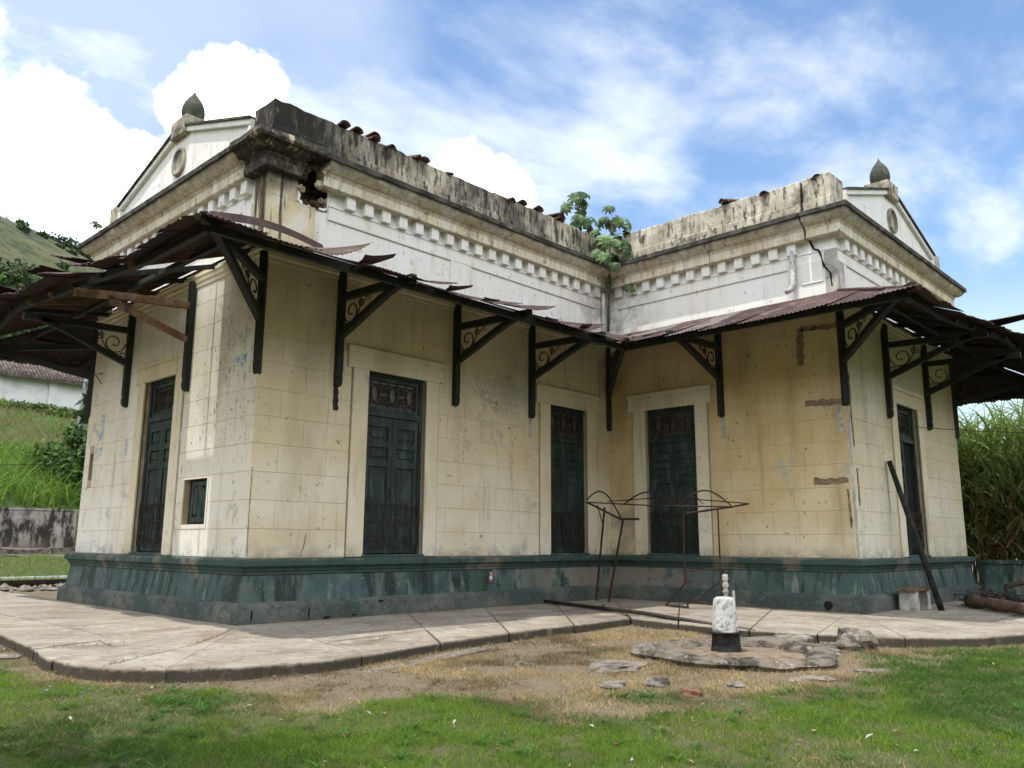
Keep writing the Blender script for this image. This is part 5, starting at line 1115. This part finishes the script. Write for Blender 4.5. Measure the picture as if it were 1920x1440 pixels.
# ------------------------------------------------------------------ vegetation builders
def pip(px, py, poly):
    ins = np.zeros(px.shape, bool); n = len(poly)
    for i in range(n):
        ax, ay = poly[i]; bx, by = poly[(i + 1) % n]
        c = ((ay > py) != (by > py)) & (px < (bx - ax) * (py - ay) / (by - ay + 1e-12) + ax); ins ^= c
    return ins
PAVE = KERB + [(22.2, 30), (3.5, 30)]
rs = np.random.RandomState(12)
def blades(P, h, w, lean, droop, rs, nseg=2, az=None):
    # P (n,3), returns V,F for tapering bent blades
    n = len(P); az = rs.rand(n) * 6.283 if az is None else az; ld = rs.rand(n) * 6.283
    side = np.stack([np.cos(az), np.sin(az), 0 * az], 1); ldv = np.stack([np.cos(ld), np.sin(ld), 0 * ld], 1); Vs = []
    for j in range(nseg + 1):
        t = j / nseg; c = P + ldv * (lean * h * t + droop * h * t * t)[:, None]; c = c + np.stack([0 * h, 0 * h, h * (t - droop * 0.55 * t * t)], 1)
        ww = w * (1 - 0.88 * t ** 1.4) if nseg > 2 else w * (1 - 0.85 * t)
        Vs += [c - side * (ww / 2)[:, None], c + side * (ww / 2)[:, None]]
    V = np.stack(Vs, 1).reshape(-1, 3); k = 2 * (nseg + 1); b = (np.arange(n) * k)[:, None]
    F = np.concatenate([b + np.array([[2 * j, 2 * j + 1, 2 * j + 3, 2 * j + 2]]) for j in range(nseg)], 0)
    return V, F, k
def in_view(x, y, z, m=60):
    d = np.stack([x, y, z - 1.19], 1); zc = d @ np.array(FW); px = 960 + 1550 * (d @ np.array(RT)) / np.maximum(zc, .01); py = 720 - 1550 * (d @ np.array(UP)) / np.maximum(zc, .01)
    return zc, px, py
# lawn -----------------------------------------------------------------
N = 900000
r = 4.2 + (17 - 4.2) * rs.rand(N) ** 1.25; th = R(43.7) + R(44) * (rs.rand(N) * 2 - 1)
X, Y = r * np.cos(th), r * np.sin(th); ok = ~pip(X, Y, PAVE) & (np.hypot(X - BC.x, Y - BC.y) > 1.12); X, Y, r = X[ok], Y[ok], r[ok]
g = greenness(X, Y); clump = fbm(X * 4 + 3, Y * 4, 3); keep = rs.rand(len(X)) < (0.25 + 0.75 * sstep(0.35, 0.62, clump)) * (1 - 0.9 * (1 - g) * sstep(0.47, 0.58, fbm(X * 1.7 + 31, Y * 1.7 + 8, 4))); X, Y, g, r = X[keep], Y[keep], g[keep], r[keep]
if len(X) > 520000: s_ = rs.permutation(len(X))[:520000]; X, Y, g, r = X[s_], Y[s_], g[s_], r[s_]
Z = gz(X, Y) - 0.004; isg = rs.rand(len(X)) < np.clip(g * 1.02 - 0.02, 0, 1)
big = fbm(X * 1.3 + 50, Y * 1.3 + 20, 3)
h = np.where(isg, 0.020 + 0.040 * rs.rand(len(X)) * (0.5 + big), 0.016 + 0.040 * rs.rand(len(X))) * (0.9 + 0.2 * (r > 9)); w = np.where(isg, 0.0055, 0.0050) * (0.7 + 0.6 * rs.rand(len(X))) * (0.8 + 0.06 * r)
V, F, k = blades(np.stack([X, Y, Z], 1), h, w, 0.25 + 0.8 * rs.rand(len(X)), 0.5 * rs.rand(len(X)), rs, 2)
t = rs.rand(len(X))[:, None]; pat = sstep(0.42, 0.62, fbm(X * 0.9, Y * 0.9 + 77, 3))[:, None]
cg = (np.array([0.105, 0.19, 0.022]) * (1 - t) + np.array([0.22, 0.33, 0.045]) * t) * (1 - pat) + (np.array([0.055, 0.115, 0.02]) * (1 - t) + np.array([0.11, 0.19, 0.035]) * t) * pat
cd = np.array([0.20, 0.138, 0.07]) * (1 - t) + np.array([0.50, 0.385, 0.225]) * t
hu = fbm(X * 1.2 + 11, Y * 1.2 + 90, 4)[:, None]; cd = cd * (0.55 + 0.9 * sstep(0.3, 0.7, hu)) * np.where(rs.rand(len(X))[:, None] < 0.12, np.array([0.75, 1.05, 0.5]), 1.0)
col = np.where(isg[:, None], cg, cd); tag(np_mesh('grass', V, F, M['blade'], col=np.repeat(col, k, 0)), 'mown green and dried grass of the lawn', 'grass', kind='stuff')
# weeds: a few broad-leaved rosettes and longer tufts
n = 260; r = 5 + 9 * rs.rand(n); th = R(43.7) + R(40) * (rs.rand(n) * 2 - 1); X, Y = r * np.cos(th), r * np.sin(th); ok = ~pip(X, Y, PAVE) & (greenness(X, Y) > 0.35); X, Y = X[ok], Y[ok]
q = 16; XX = np.repeat(X, q) + 0.02 * rs.randn(len(X) * q); YY = np.repeat(Y, q) + 0.02 * rs.randn(len(X) * q); hh = 0.05 + 0.06 * rs.rand(len(XX))
V, F, k = blades(np.stack([XX, YY, gz(XX, YY)], 1), hh, 0.010 + 0.008 * rs.rand(len(XX)), 0.7 + 0.8 * rs.rand(len(XX)), 0.5 + 0.3 * rs.rand(len(XX)), rs, 3)
t = rs.rand(len(XX))[:, None]; col = np.array([0.06, 0.15, 0.03]) * (1 - t) + np.array([0.12, 0.24, 0.05]) * t
tag(np_mesh('weeds', V, F, M['blade'], col=np.repeat(col, k, 0)), 'taller weed tufts scattered in the lawn', 'weeds', kind='stuff')
# dry leaves and chips
n = 700; r = 5 + 10 * rs.rand(n); th = R(43.7) + R(40) * (rs.rand(n) * 2 - 1); X, Y = r * np.cos(th), r * np.sin(th); ok = ~pip(X, Y, PAVE); X, Y = X[ok], Y[ok]; n = len(X)
s = 0.010 + 0.030 * rs.rand(n) ** 2; a = rs.rand(n) * 6.28; ca, sa = np.cos(a) * s, np.sin(a) * s; Z = gz(X, Y) + 0.012 + 0.012 * rs.rand(n); tl = (rs.rand(n) - .5) * s
V = np.stack([np.stack([X + ca, Y + sa, Z + tl], 1), np.stack([X - sa * .5, Y + ca * .5, Z + s * .25], 1), np.stack([X - ca, Y - sa, Z - tl], 1), np.stack([X + sa * .5, Y - ca * .5, Z + s * .2], 1)], 1).reshape(-1, 3)
F = (np.arange(n) * 4)[:, None] + np.array([[0, 1, 2, 3]]); t = rs.rand(n)[:, None]; col = np.where(t < 0.25, np.array([0.5, 0.45, 0.38]), np.array([0.15, 0.08, 0.045]) * (1 - t) + np.array([0.38, 0.24, 0.13]) * t)
tag(np_mesh('leaf_litter', V, F, M['litter'], col=np.repeat(col, 4, 0)), 'scattered dry leaves and chips on the lawn', 'leaf litter', kind='stuff')
# gravel crumbs along kerb and in the dry earth
mb = MB(); r2 = random.Random(77)
def crumbs(n, fn, s0, s1, mt, label, name):
    V = []; F = []
    for i in range(n):
        x, y = fn(); z = gzf(x, y); s = r2.uniform(s0, s1); b = len(V)
        for (dx, dy, dz) in ((1, 0, 0), (0, 1, 0), (-1, 0, 0), (0, -1, 0), (0, 0, .8), (0, 0, -.5)): V.append((x + s * dx * r2.uniform(.6, 1.2), y + s * dy * r2.uniform(.6, 1.2), z + s * .3 + s * dz * r2.uniform(.5, 1)))
        F += [(b + p, b + q_, b + t_) for p, q_, t_ in ((0, 1, 4), (1, 2, 4), (2, 3, 4), (3, 0, 4), (1, 0, 5), (2, 1, 5), (3, 2, 5), (0, 3, 5))]
    m = MB(); m.v = V; m.f = F; tag(m.build(name, M[mt], None), label, 'gravel', kind='stuff')
def near_kerb():
    s = r2.uniform(3.5, 23.5); k = kpt(s); o_ = (k - inner(s)).normalized(); k = k + o_ * abs(r2.gauss(0.05, 0.35)); return k.x, k.y
crumbs(420, near_kerb, 0.008, 0.03, 'stone', 'small stones strewn along the foot of the kerb', 'gravel')

# ------------------------------------------------------------------ sugar cane on the right
def cane(n, xr, yr, h0, h1, rs, name, label, dens=11):
    X = xr[0] + (xr[1] - xr[0]) * rs.rand(n); Y = yr[0] + (yr[1] - yr[0]) * rs.rand(n); H = h0 + (h1 - h0) * rs.rand(n); Vall, Fall, Call = [], [], []; off = 0
    V, F, k = blades(np.stack([X, Y, 0 * X - .2], 1), H * 0.62, np.full(n, 0.035), 0.04 + .1 * rs.rand(n), 0 * X, rs, 3); t = rs.rand(n)[:, None]
    Vall.append(V); Fall.append(F); Call.append(np.repeat(np.array([0.20, 0.14, 0.07]) * (1 - t) + np.array([0.16, 0.17, 0.07]) * t, k, 0)); off += len(V)
    m = n * dens; i = np.repeat(np.arange(n), dens); fr = rs.rand(m); P = np.stack([X[i] + .05 * rs.randn(m), Y[i] + .05 * rs.randn(m), -.2 + H[i] * (0.12 + 0.55 * fr)], 1)
    hh = (0.9 + 0.9 * rs.rand(m)) * (0.55 + 0.5 * fr); V, F, k = blades(P, hh, 0.045 + 0.045 * rs.rand(m), 0.25 + 0.35 * rs.rand(m), 0.35 + 0.75 * rs.rand(m), rs, 7)
    t = rs.rand(m)[:, None]; dryf = (rs.rand(m) > (0.25 + 1.0 * fr))[:, None]; col = np.where(dryf, np.array([0.30, 0.22, 0.12]) * (.6 + .6 * t), np.array([0.13, 0.21, 0.04]) * (1 - t) + np.array([0.36, 0.45, 0.15]) * t)
    Vall.append(V); Fall.append(F + off); Call.append(np.repeat(col, k, 0))
    return tag(np_mesh(name, np.concatenate(Vall), np.concatenate(Fall), M['blade'], col=np.concatenate(Call)), label, 'sugar cane', kind='stuff')
cane(1250, (24.6, 28.4), (-3, 10), 5.6, 7.2, rs, 'sugar_cane', 'dense tall sugar cane beyond the low green wall')

def leafcloud(centers, radii, n, size, rs, flat=0.7, base=(0.045, 0.085, 0.025), tip=(0.12, 0.19, 0.05), shell=0.45):
    Vs, Cs = [], []
    for c, rad in zip(centers, radii):
        d = rs.randn(n, 3); d /= np.linalg.norm(d, axis=1)[:, None]; q = (shell + (1 - shell) * rs.rand(n)) * (0.8 + 0.4 * rs.rand(n)); P = np.array(c) + d * np.array(rad) * q[:, None]
        a = rs.randn(n, 3); a /= np.linalg.norm(a, axis=1)[:, None]; b = np.cross(a, d + 0.3 * rs.randn(n, 3)); b /= np.linalg.norm(b, axis=1)[:, None] + 1e-9; s = (size * (0.6 + 0.8 * rs.rand(n)))[:, None]
        Vs.append(np.stack([P + a * s, P + b * s * .5, P - a * s, P - b * s * .5], 1).reshape(-1, 3)); t = rs.rand(n)[:, None]; Cs.append(np.repeat(np.array(base) * (1 - t) + np.array(tip) * t, 4, 0))
    V = np.concatenate(Vs); return V, np.arange(len(V)).reshape(-1, 4), np.concatenate(Cs)

# ------------------------------------------------------------------ left: railway, retaining wall, hillside, house, hill
for j, (y, lab) in enumerate(((26.4, 'nearer dark steel rail of the track left of the station'), (27.85, 'farther dark steel rail of the track left of the station'))):
    mb = MB(); mb.box(-40, 60, y - .06, y + .06, -0.20, -0.17); mb.box(-40, 60, y - .015, y + .015, -0.17, -0.03); mb.box(-40, 60, y - .036, y + .036, -0.03, 0.02); thing_mesh(mb, 'rail', M['steel'], lab, 'rail')
crumbs(900, lambda: (r2.uniform(-2, 16), r2.uniform(24.3, 27.2)), 0.04, 0.16, 'stone', 'broken ballast stones beside the railway track', 'ballast')
mb = MB(); mb.box(-60, 70, 31.4, 31.6, -.3, -0.02); tag(mb.build('far_kerb', M['house'], None), kind='structure')
for (y, z0, z1, lab) in ((40.5, -.2, 0.55, 'low broken stone ledge in front of the mouldy wall'), (42.6, 0, 0.85, 'upper broken stone ledge at the foot of the mouldy wall')):
    mb = MB(); r3 = random.Random(int(y)); xs = [-60 + 0.8 * i for i in range(150)]; vs_ = []
    for x in xs:
        w = r3.uniform(-.12, .12); vs_ += [(x, y + w, z0 - .3), (x, y + w, z1 + r3.uniform(-.12, .05)), (x, y + 0.8, z1 + r3.uniform(-.05, .05)), (x, y + 0.8, z0 - .3)]
    mb.add(vs_, [(4 * i + j, 4 * i + 4 + j, 4 * i + 5 + j, 4 * i + 1 + j) for i in range(len(xs) - 1) for j in range(3)]); thing_mesh(mb, 'stone_ledge', M['basin'], lab, 'ledge')
mb = MB(); mb.box(-60, 15.4, 45.0, 45.5, -0.2, 2.62); mb.box(-60, 15.4, 44.95, 45.55, 2.62, 2.72); thing_mesh(mb, 'retaining_wall', M['wall_old'], 'mouldy streaked retaining wall below the grassy bank', 'wall')
mb = MB(); mb.box(15.5, 80, 45.6, 46.0, -0.2, 2.4); thing_mesh(mb, 'broken_wall', M['mortar'], 'dark broken end of the wall beside the station corner', 'wall')
hx = np.arange(-60, 110, 2.0); hy = np.concatenate([np.arange(45.4, 96, 1.5), np.arange(96, 150, 6)]); HX, HY = np.meshgrid(hx, hy, indexing='ij')
def hillz(x, y): return np.where(y < 91, 2.6 + (y - 45.4) * 0.262 + 0.9 * (fbm(x * .12, y * .12, 3) - .5) * sstep(46, 52, y) , 14.55 + (y - 91) * 0.02)
HZ = hillz(HX, HY); i_ = np.arange(HX.size).reshape(HX.shape); HF = np.stack([i_[:-1, :-1], i_[1:, :-1], i_[1:, 1:], i_[:-1, 1:]], -1).reshape(-1, 4)
hc = np.array([0.06, 0.10, 0.025]) * np.ones((HX.size, 3)); tag(np_mesh('grassy_bank', np.stack([HX, HY, HZ], -1).reshape(-1, 3), HF, M['ground'], col=hc, smooth=True), kind='structure')
n = 16000; X = 3 + 38 * rs.rand(n); Y = 46 + 40 * rs.rand(n) ** 1.2; ok = (X / Y > 0.20) & (X / Y < 0.42); X, Y = X[ok], Y[ok]; n = len(X); low = Y < 62; band = (fbm(X * .2, Y * .35, 3) > 0.52) | ((Y > 63) & (Y < 71))
h = np.where(low, 1.0 + 1.5 * rs.rand(n), 0.5 + 0.6 * rs.rand(n)); V, F, k = blades(np.stack([X, Y, hillz(X, Y)], 1), h, np.where(low, .10, .07), .15 + .3 * rs.rand(n), .3 + .6 * rs.rand(n), rs, 4)
t = rs.rand(n)[:, None]; col = np.where((band & ~low)[:, None], np.array([0.24, 0.21, 0.10]) * (.7 + .6 * t), np.array([0.09, 0.17, 0.025]) * (1 - t) + np.array([0.22, 0.33, 0.06]) * t)
tag(np_mesh('bank_grass', V, F, M['blade'], col=np.repeat(col, k, 0)), 'tall green and straw grass on the bank behind the wall', 'grass', kind='stuff')
def bush(name, x, y, rx, rz, n, size, label, tip=(0.11, 0.19, 0.045), base=(0.04, 0.08, 0.022), z=None, cat='bush', group=None):
    z = float(hillz(np.array([x]), np.array([y]))[0]) if z is None else z; rr = np.random.RandomState(int(x * 31 + y * 7) % 9999)
    e = tag(empty(name, (x, y, z)), label, cat, group); inv_ = Matrix.Translation((-x, -y, -z)); cs, ra = [], []
    for i in range(9): cs.append((x + rx * .55 * rr.randn() * .8, y + rx * .4 * rr.randn(), z + rz * (.35 + .55 * rr.rand()))); q = .35 + .3 * rr.rand(); ra.append((rx * q, rx * q, rz * q * .7))
    V, F, C_ = leafcloud(cs, ra, n // 9, size, rr, base=base, tip=tip); o = np_mesh('crown' if cat == 'tree' else 'foliage', V, F, M['leafy'], col=C_); o.parent = e; o.matrix_parent_inverse = inv_
    mb = MB(); mb.tube([(x, y, z - .2), (x + .1 * rx, y, z + rz * .3), (x - .05 * rx, y, z + rz * .6)], [0.05 * rz, 0.035 * rz, .015 * rz], 6); o = mb.build('trunk', M['bark'], None); o.parent = e; o.matrix_parent_inverse = inv_
bush('bush', 16.4, 48.5, 1.8, 4.0, 2600, 0.16, 'dark green bush behind the wall end beside the station corner')
bush('bush', 16.6, 55, 1.3, 1.8, 1600, 0.16, 'bright green bush higher up the bank beside the station corner', tip=(0.15, 0.24, 0.05))
for i, (x, y, lab) in enumerate(((15, 82, 'leftmost round bush of the hedge below the white house'), (19, 83.5, 'second bush of the hedge below the white house'), (23, 83, 'third bush of the hedge below the white house'), (27, 82.5, 'fourth bush of the hedge behind the lamp pole'), (31, 82, 'last bush of the hedge right of the lamp pole'))):
    bush('hedge_bush', x, y + 4.0, 2.9, 1.2, 2600, 0.2, lab, tip=(0.16, 0.22, 0.05), group='hedge below the white house', z=float(hillz(np.array([x]), np.array([y + 4.0]))[0]) - 0.9)
# white house with tiled roof
e = tag(empty('white_house', (20, 93, 14.4)), 'long white walled house with red tiled roof on top of the bank', 'house'); inv = Matrix.Translation((-20, -93, -14.4))
mb = MB(); mb.box(-20, 32.6, 92.2, 98, 13.6, 17.4); sub(mb, 'wall', M['house'])
for x in (17.5, 22.6, 27.6, 12.4, 7.3): mb = MB(); mb.box(x, x + .75, 92.0, 92.2, 13.6, 17.35); sub(mb, 'pilaster', M['house'])
mb = MB(); mb.add([(-21, 91.2, 17.3), (33.4, 91.2, 17.3), (32.0, 95, 19.6), (-21, 95, 19.6), (33.4, 99, 17.3), (-21, 99, 17.3), (-21, 91.2, 17.15), (33.4, 91.2, 17.15)], [(0, 1, 2, 3), (3, 2, 4, 5), (1, 4, 2), (6, 7, 1, 0)]); M['tile_house'] = mat('old_house_tile', (0.085, 0.066, 0.056), [dict(c=(0.17, 0.14, 0.12), s=2, lo=0.45, hi=0.6)], rough=0.95)
rf = sub(mb, 'roof', M['tile_house'])
tl = MB(); tl.tube([(0, 0, 0), (0, 3.7, 2.32)], 0.17, 6); tl_o = None
for i in range(110):
    if tl_o is None: o = tl.build('tile_row', M['tile_house'], None, True); tl_o = o.data
    else: o = bpy.data.objects.new('tile_row', tl_o); COL.objects.link(o)
    o.parent = rf; o.location = (33.0 - i * 0.36, 91.25, 17.32)
# power pole and wires
e = tag(empty('power_pole', (24.3, 72, 9)), 'grey power pole on the bank before the white house', 'pole'); inv = Matrix.Translation((-24.3, -72, -9))
mb = MB(); mb.tube([(24.1, 72, 8.3), (24.6, 72, 19)], [0.30, 0.22], 10); sub(mb, 'shaft', M['pole']); mb = MB(); mb.lathe([(0.34, -.3), (0.34, 0.9), (0.30, 0.92)], (24.13, 72, 8.4), 12); sub(mb, 'base_collar', M['mortar'])
def wire(p0, p1, sag, r, label):
    mb = MB(); p0, p1 = Vector(p0), Vector(p1); mb.tube([p0.lerp(p1, i / 16) - Vector((0, 0, sag * 4 * (i / 16) * (1 - i / 16))) for i in range(17)], r, 4); thing_mesh(mb, 'wire', M['iron'], label, 'wire')
wire((24.4, 71.7, 14.0), (-10, 68, 13.2), 0.5, 0.03, 'thin wire running left from the power pole')
wire((5.9, 18.45, 2.72), (-12, 22.0, 2.6), 0.3, 0.008, 'thin wire leaving the left corner of the station at sill height')
wire((18.3, 5.75, 3.62), (20.5, 1.8, 3.35), 0.05, 0.009, 'thin wire stretched from the right gable door over the cane')
# hanging banana-like leaves beside the left corner
bush('hanging_shrub', 24.5, 68, 1.0, 6.5, 500, 0.45, 'dark large leaved shrub between the power pole and the station', tip=(0.06, 0.10, 0.03), base=(0.02, 0.035, 0.012))
# far hill on the left with trees on its ridge
def hill(name, xr, yr, fz, n=90):
    xs = np.linspace(*xr, n); ys = np.linspace(*yr, n); A, B = np.meshgrid(xs, ys, indexing='ij'); Z = fz(A, B); i_ = np.arange(A.size).reshape(A.shape)
    F = np.stack([i_[:-1, :-1], i_[1:, :-1], i_[1:, 1:], i_[:-1, 1:]], -1).reshape(-1, 4); return tag(np_mesh(name, np.stack([A, B, Z], -1).reshape(-1, 3), F, M['hill'], smooth=True), kind='structure')
def lhz(x, y): return -5 + sstep(140, 470, y) * (185 - 0.46 * (x - 95) + 0.0 * y) * 0.93 * (0.97 + 0.10 * (fbm(x * .012, y * .012, 4) - .5)) + 3 * (fbm(x * .05, y * .05, 3) - .5)
hill('hill', (-260, 420), (140, 640), lhz, 140)
def rhz(x, y): return -6 + sstep(180, 420, x) * (44 + 0.10 * (y - 80)) * (0.9 + 0.25 * (fbm(x * .01 + 7, y * .01, 4) - .5))
hill('hill', (180, 600), (-200, 420), rhz, 70)
rt = np.random.RandomState(5)
for i, rat in enumerate((0.236, 0.247, 0.285, 0.291, 0.297, 0.303, 0.309, 0.314, 0.319)):
    y = 455; x = rat * y * (1 + 0.0 * rt.randn()); z = float(lhz(np.array([x]), np.array([y]))[0]); s = 6.5 + 4 * rt.rand() if i > 1 else 5
    bush('ridge_tree', x, y, s, s * 1.1, 500, 0.9, ['lone small tree at the far left of the hill ridge', 'second lone tree on the left of the hill ridge', 'first tree of the ridge row from the left', 'second tree of the ridge row', 'third tree of the ridge row', 'fourth tree of the ridge row', 'fifth tree of the ridge row', 'sixth tree of the ridge row', 'last tree of the ridge row next to the station cornice'][i], tip=(0.05, 0.075, 0.03), base=(0.02, 0.03, 0.015), z=z - 1, cat='tree', group='trees on the hill ridge')
cs, ra = [], []
for i in range(250):
    y = 200 + 112 * rt.rand(); x = y * (0.16 + 0.24 * rt.rand()); z = float(lhz(np.array([x]), np.array([y]))[0]); q = 3.5 + 4 * rt.rand(); cs.append((x, y, z + q * .4)); ra.append((q, q, q * .9))
for i in range(30):
    y = 300 + 150 * rt.rand(); x = y * (0.17 + 0.20 * rt.rand()); z = float(lhz(np.array([x]), np.array([y]))[0]); q = 1.2 + 2.0 * rt.rand(); cs.append((x, y, z + q * .3)); ra.append((q, q, q * .8))
V, F, C_ = leafcloud(cs, ra, 130, 0.95, rt, base=(0.02, 0.04, 0.014), tip=(0.07, 0.11, 0.03)); tag(np_mesh('hillside_wood', V, F, M['leafy'], col=C_), 'dark wood covering the lower slope of the hill', 'wood', kind='stuff')
bush('bank_tree', 27.0, 120, 5.0, 17.0, 3000, 0.6, 'bright green tree left of the station canopy beyond the bank', tip=(0.2, 0.3, 0.06), cat='tree')

# ------------------------------------------------------------------ unseen hill ring added to cut low sky light; tree beside the viewer
def unseen_hill_ring(a0, a1, r0, r1, top, seed):
    n, m = 60, 14; A, T_ = np.meshgrid(np.linspace(R(a0), R(a1), n), np.linspace(0, 1, m), indexing='ij'); rr = r0 + (r1 - r0) * T_
    Z = -1 + top * sstep(0, 1, T_) * (0.75 + 0.5 * fbm(A * 5 + seed, T_ * 2 + seed, 4)) * sstep(0, 0.12, (A - R(a0)) / (R(a1) - R(a0))) * sstep(1, 0.88, (A - R(a0)) / (R(a1) - R(a0)))
    i_ = np.arange(A.size).reshape(A.shape); F = np.stack([i_[:-1, :-1], i_[1:, :-1], i_[1:, 1:], i_[:-1, 1:]], -1).reshape(-1, 4)
    tag(np_mesh('hill', np.stack([rr * np.cos(A), rr * np.sin(A), Z], -1).reshape(-1, 3), F, M['hill'], smooth=True), kind='structure')  # added unseen hill ring, cuts low sky light
unseen_hill_ring(95, 345, 60, 230, 60, 3)

e = tag(empty('shade_tree', (-2.2, 6.2, -0.3)), 'tall tree just left of the view, shading the near corner of the lawn', 'tree'); inv = Matrix.Translation((2.2, -6.2, 0.3))
mb = MB(); mb.tube([(-2.2, 6.2, -.4), (-2.1, 6.2, 2.0), (-1.9, 6.0, 4.5)], [0.22, 0.17, 0.12], 10); sub(mb, 'trunk', M['bark'])
for bp in (((-1.9, 6.0, 4.4), (-0.9, 5.4, 6.0), (-0.2, 5.2, 7.2)), ((-2.0, 6.1, 3.6), (-2.6, 7.2, 5.4), (-2.8, 7.8, 6.6)), ((-1.9, 6.0, 4.4), (-2.0, 5.0, 6.2), (-1.8, 4.4, 7.4))): mb = MB(); mb.tube(bp, [0.09, 0.06, 0.03], 7); sub(mb, 'branch', M['bark'])
rr_ = np.random.RandomState(4); V, F, C_ = leafcloud([(-0.6, 5.3, 6.9), (-0.3, 4.5, 7.6), (-1.6, 4.6, 7.6), (-2.4, 6.6, 7.0), (-0.7, 6.2, 7.4), (-1.6, 5.8, 8.4), (0.1, 5.4, 8.2)], [(1.1, 1.1, .7)] * 7, 420, 0.11, rr_, shell=0.2)
o = np_mesh('crown', V, F, M['leafy'], col=C_); o.parent = e; o.matrix_parent_inverse = inv

def ground_crack(pts, w):
    o_ = ragged([(x + r2.uniform(-.03, .03), y + r2.uniform(-.03, .03)) for x, y in pts], w * 0.45, 0.05, 0.95); mb = MB(); n_ = len(o_); h_ = n_ // 2; mb.add([(x, y, 0.0045) for x, y in o_], [(i, i + 1, n_ - 2 - i, n_ - 1 - i) for i in range(h_ - 1)])
    o = mb.build('paving_crack', M['char'], None); o.parent = pav; o.matrix_parent_inverse = Matrix.Translation((-9, -9, 0))
for pts, w in (([(3.3, 8.6), (3.9, 9.0), (4.6, 9.5), (5.3, 10.2), (5.95, 11.0)], 0.022), ([(3.45, 10.4), (4.2, 10.3), (5.1, 10.5)], 0.02), ([(5.9, 9.9), (6.6, 10.0), (7.6, 10.1), (8.4, 10.3)], 0.02),
               ([(6.3, 8.4), (6.9, 8.7), (8.2, 8.9), (9.8, 9.0)], 0.022), ([(11.5, 8.25), (12.1, 8.9), (12.6, 9.7), (13.6, 10.4)], 0.07), ([(13.0, 3.4), (13.8, 4.2), (14.7, 5.6)], 0.016), ([(5.7, 7.7), (5.9, 8.6), (6.1, 9.5)], 0.02)):
    ground_crack(pts, w)
n = 9000; X = 2 + 16 * rs.rand(n); Y = 28.6 + 11.5 * rs.rand(n); V, F, k = blades(np.stack([X, Y, gz(X, Y)], 1), 0.06 + 0.10 * rs.rand(n), 0.03 + 0 * X, .3 + .4 * rs.rand(n), .4 * rs.rand(n), rs, 2)
t = rs.rand(n)[:, None]; col = np.array([0.10, 0.18, 0.025]) * (1 - t) + np.array([0.21, 0.30, 0.05]) * t
tag(np_mesh('verge_grass', V, F, M['blade'], col=np.repeat(col, k, 0)), 'short green grass beyond the railway track', 'grass', kind='stuff')
n = 60; cr_ = [((3.3, 8.6), (3.9, 9.0)), ((3.45, 10.4), (4.2, 10.3)), ((6.3, 8.4), (6.9, 8.7)), ((11.5, 8.25), (12.6, 9.7)), ((4.6, 9.5), (5.3, 10.2))]
P_ = []
for a_, b_ in cr_:
    for i in range(26): q = r2.random(); P_.append((a_[0] + (b_[0] - a_[0]) * q, a_[1] + (b_[1] - a_[1]) * q, 0.0))
P_ = np.array(P_); n = len(P_); V, F, k = blades(P_, 0.02 + 0.05 * rs.rand(n), 0.008 + 0 * P_[:, 0], .4 + .6 * rs.rand(n), .4 * rs.rand(n), rs, 2); t = rs.rand(n)[:, None]
tag(np_mesh('crack_weeds', V, F, M['blade'], col=np.repeat(np.array([0.09, 0.13, 0.03]) * (1 - t) + np.array([0.3, 0.24, 0.12]) * t, k, 0)), 'sparse weeds sprouting from the paving cracks', 'weeds', kind='stuff')
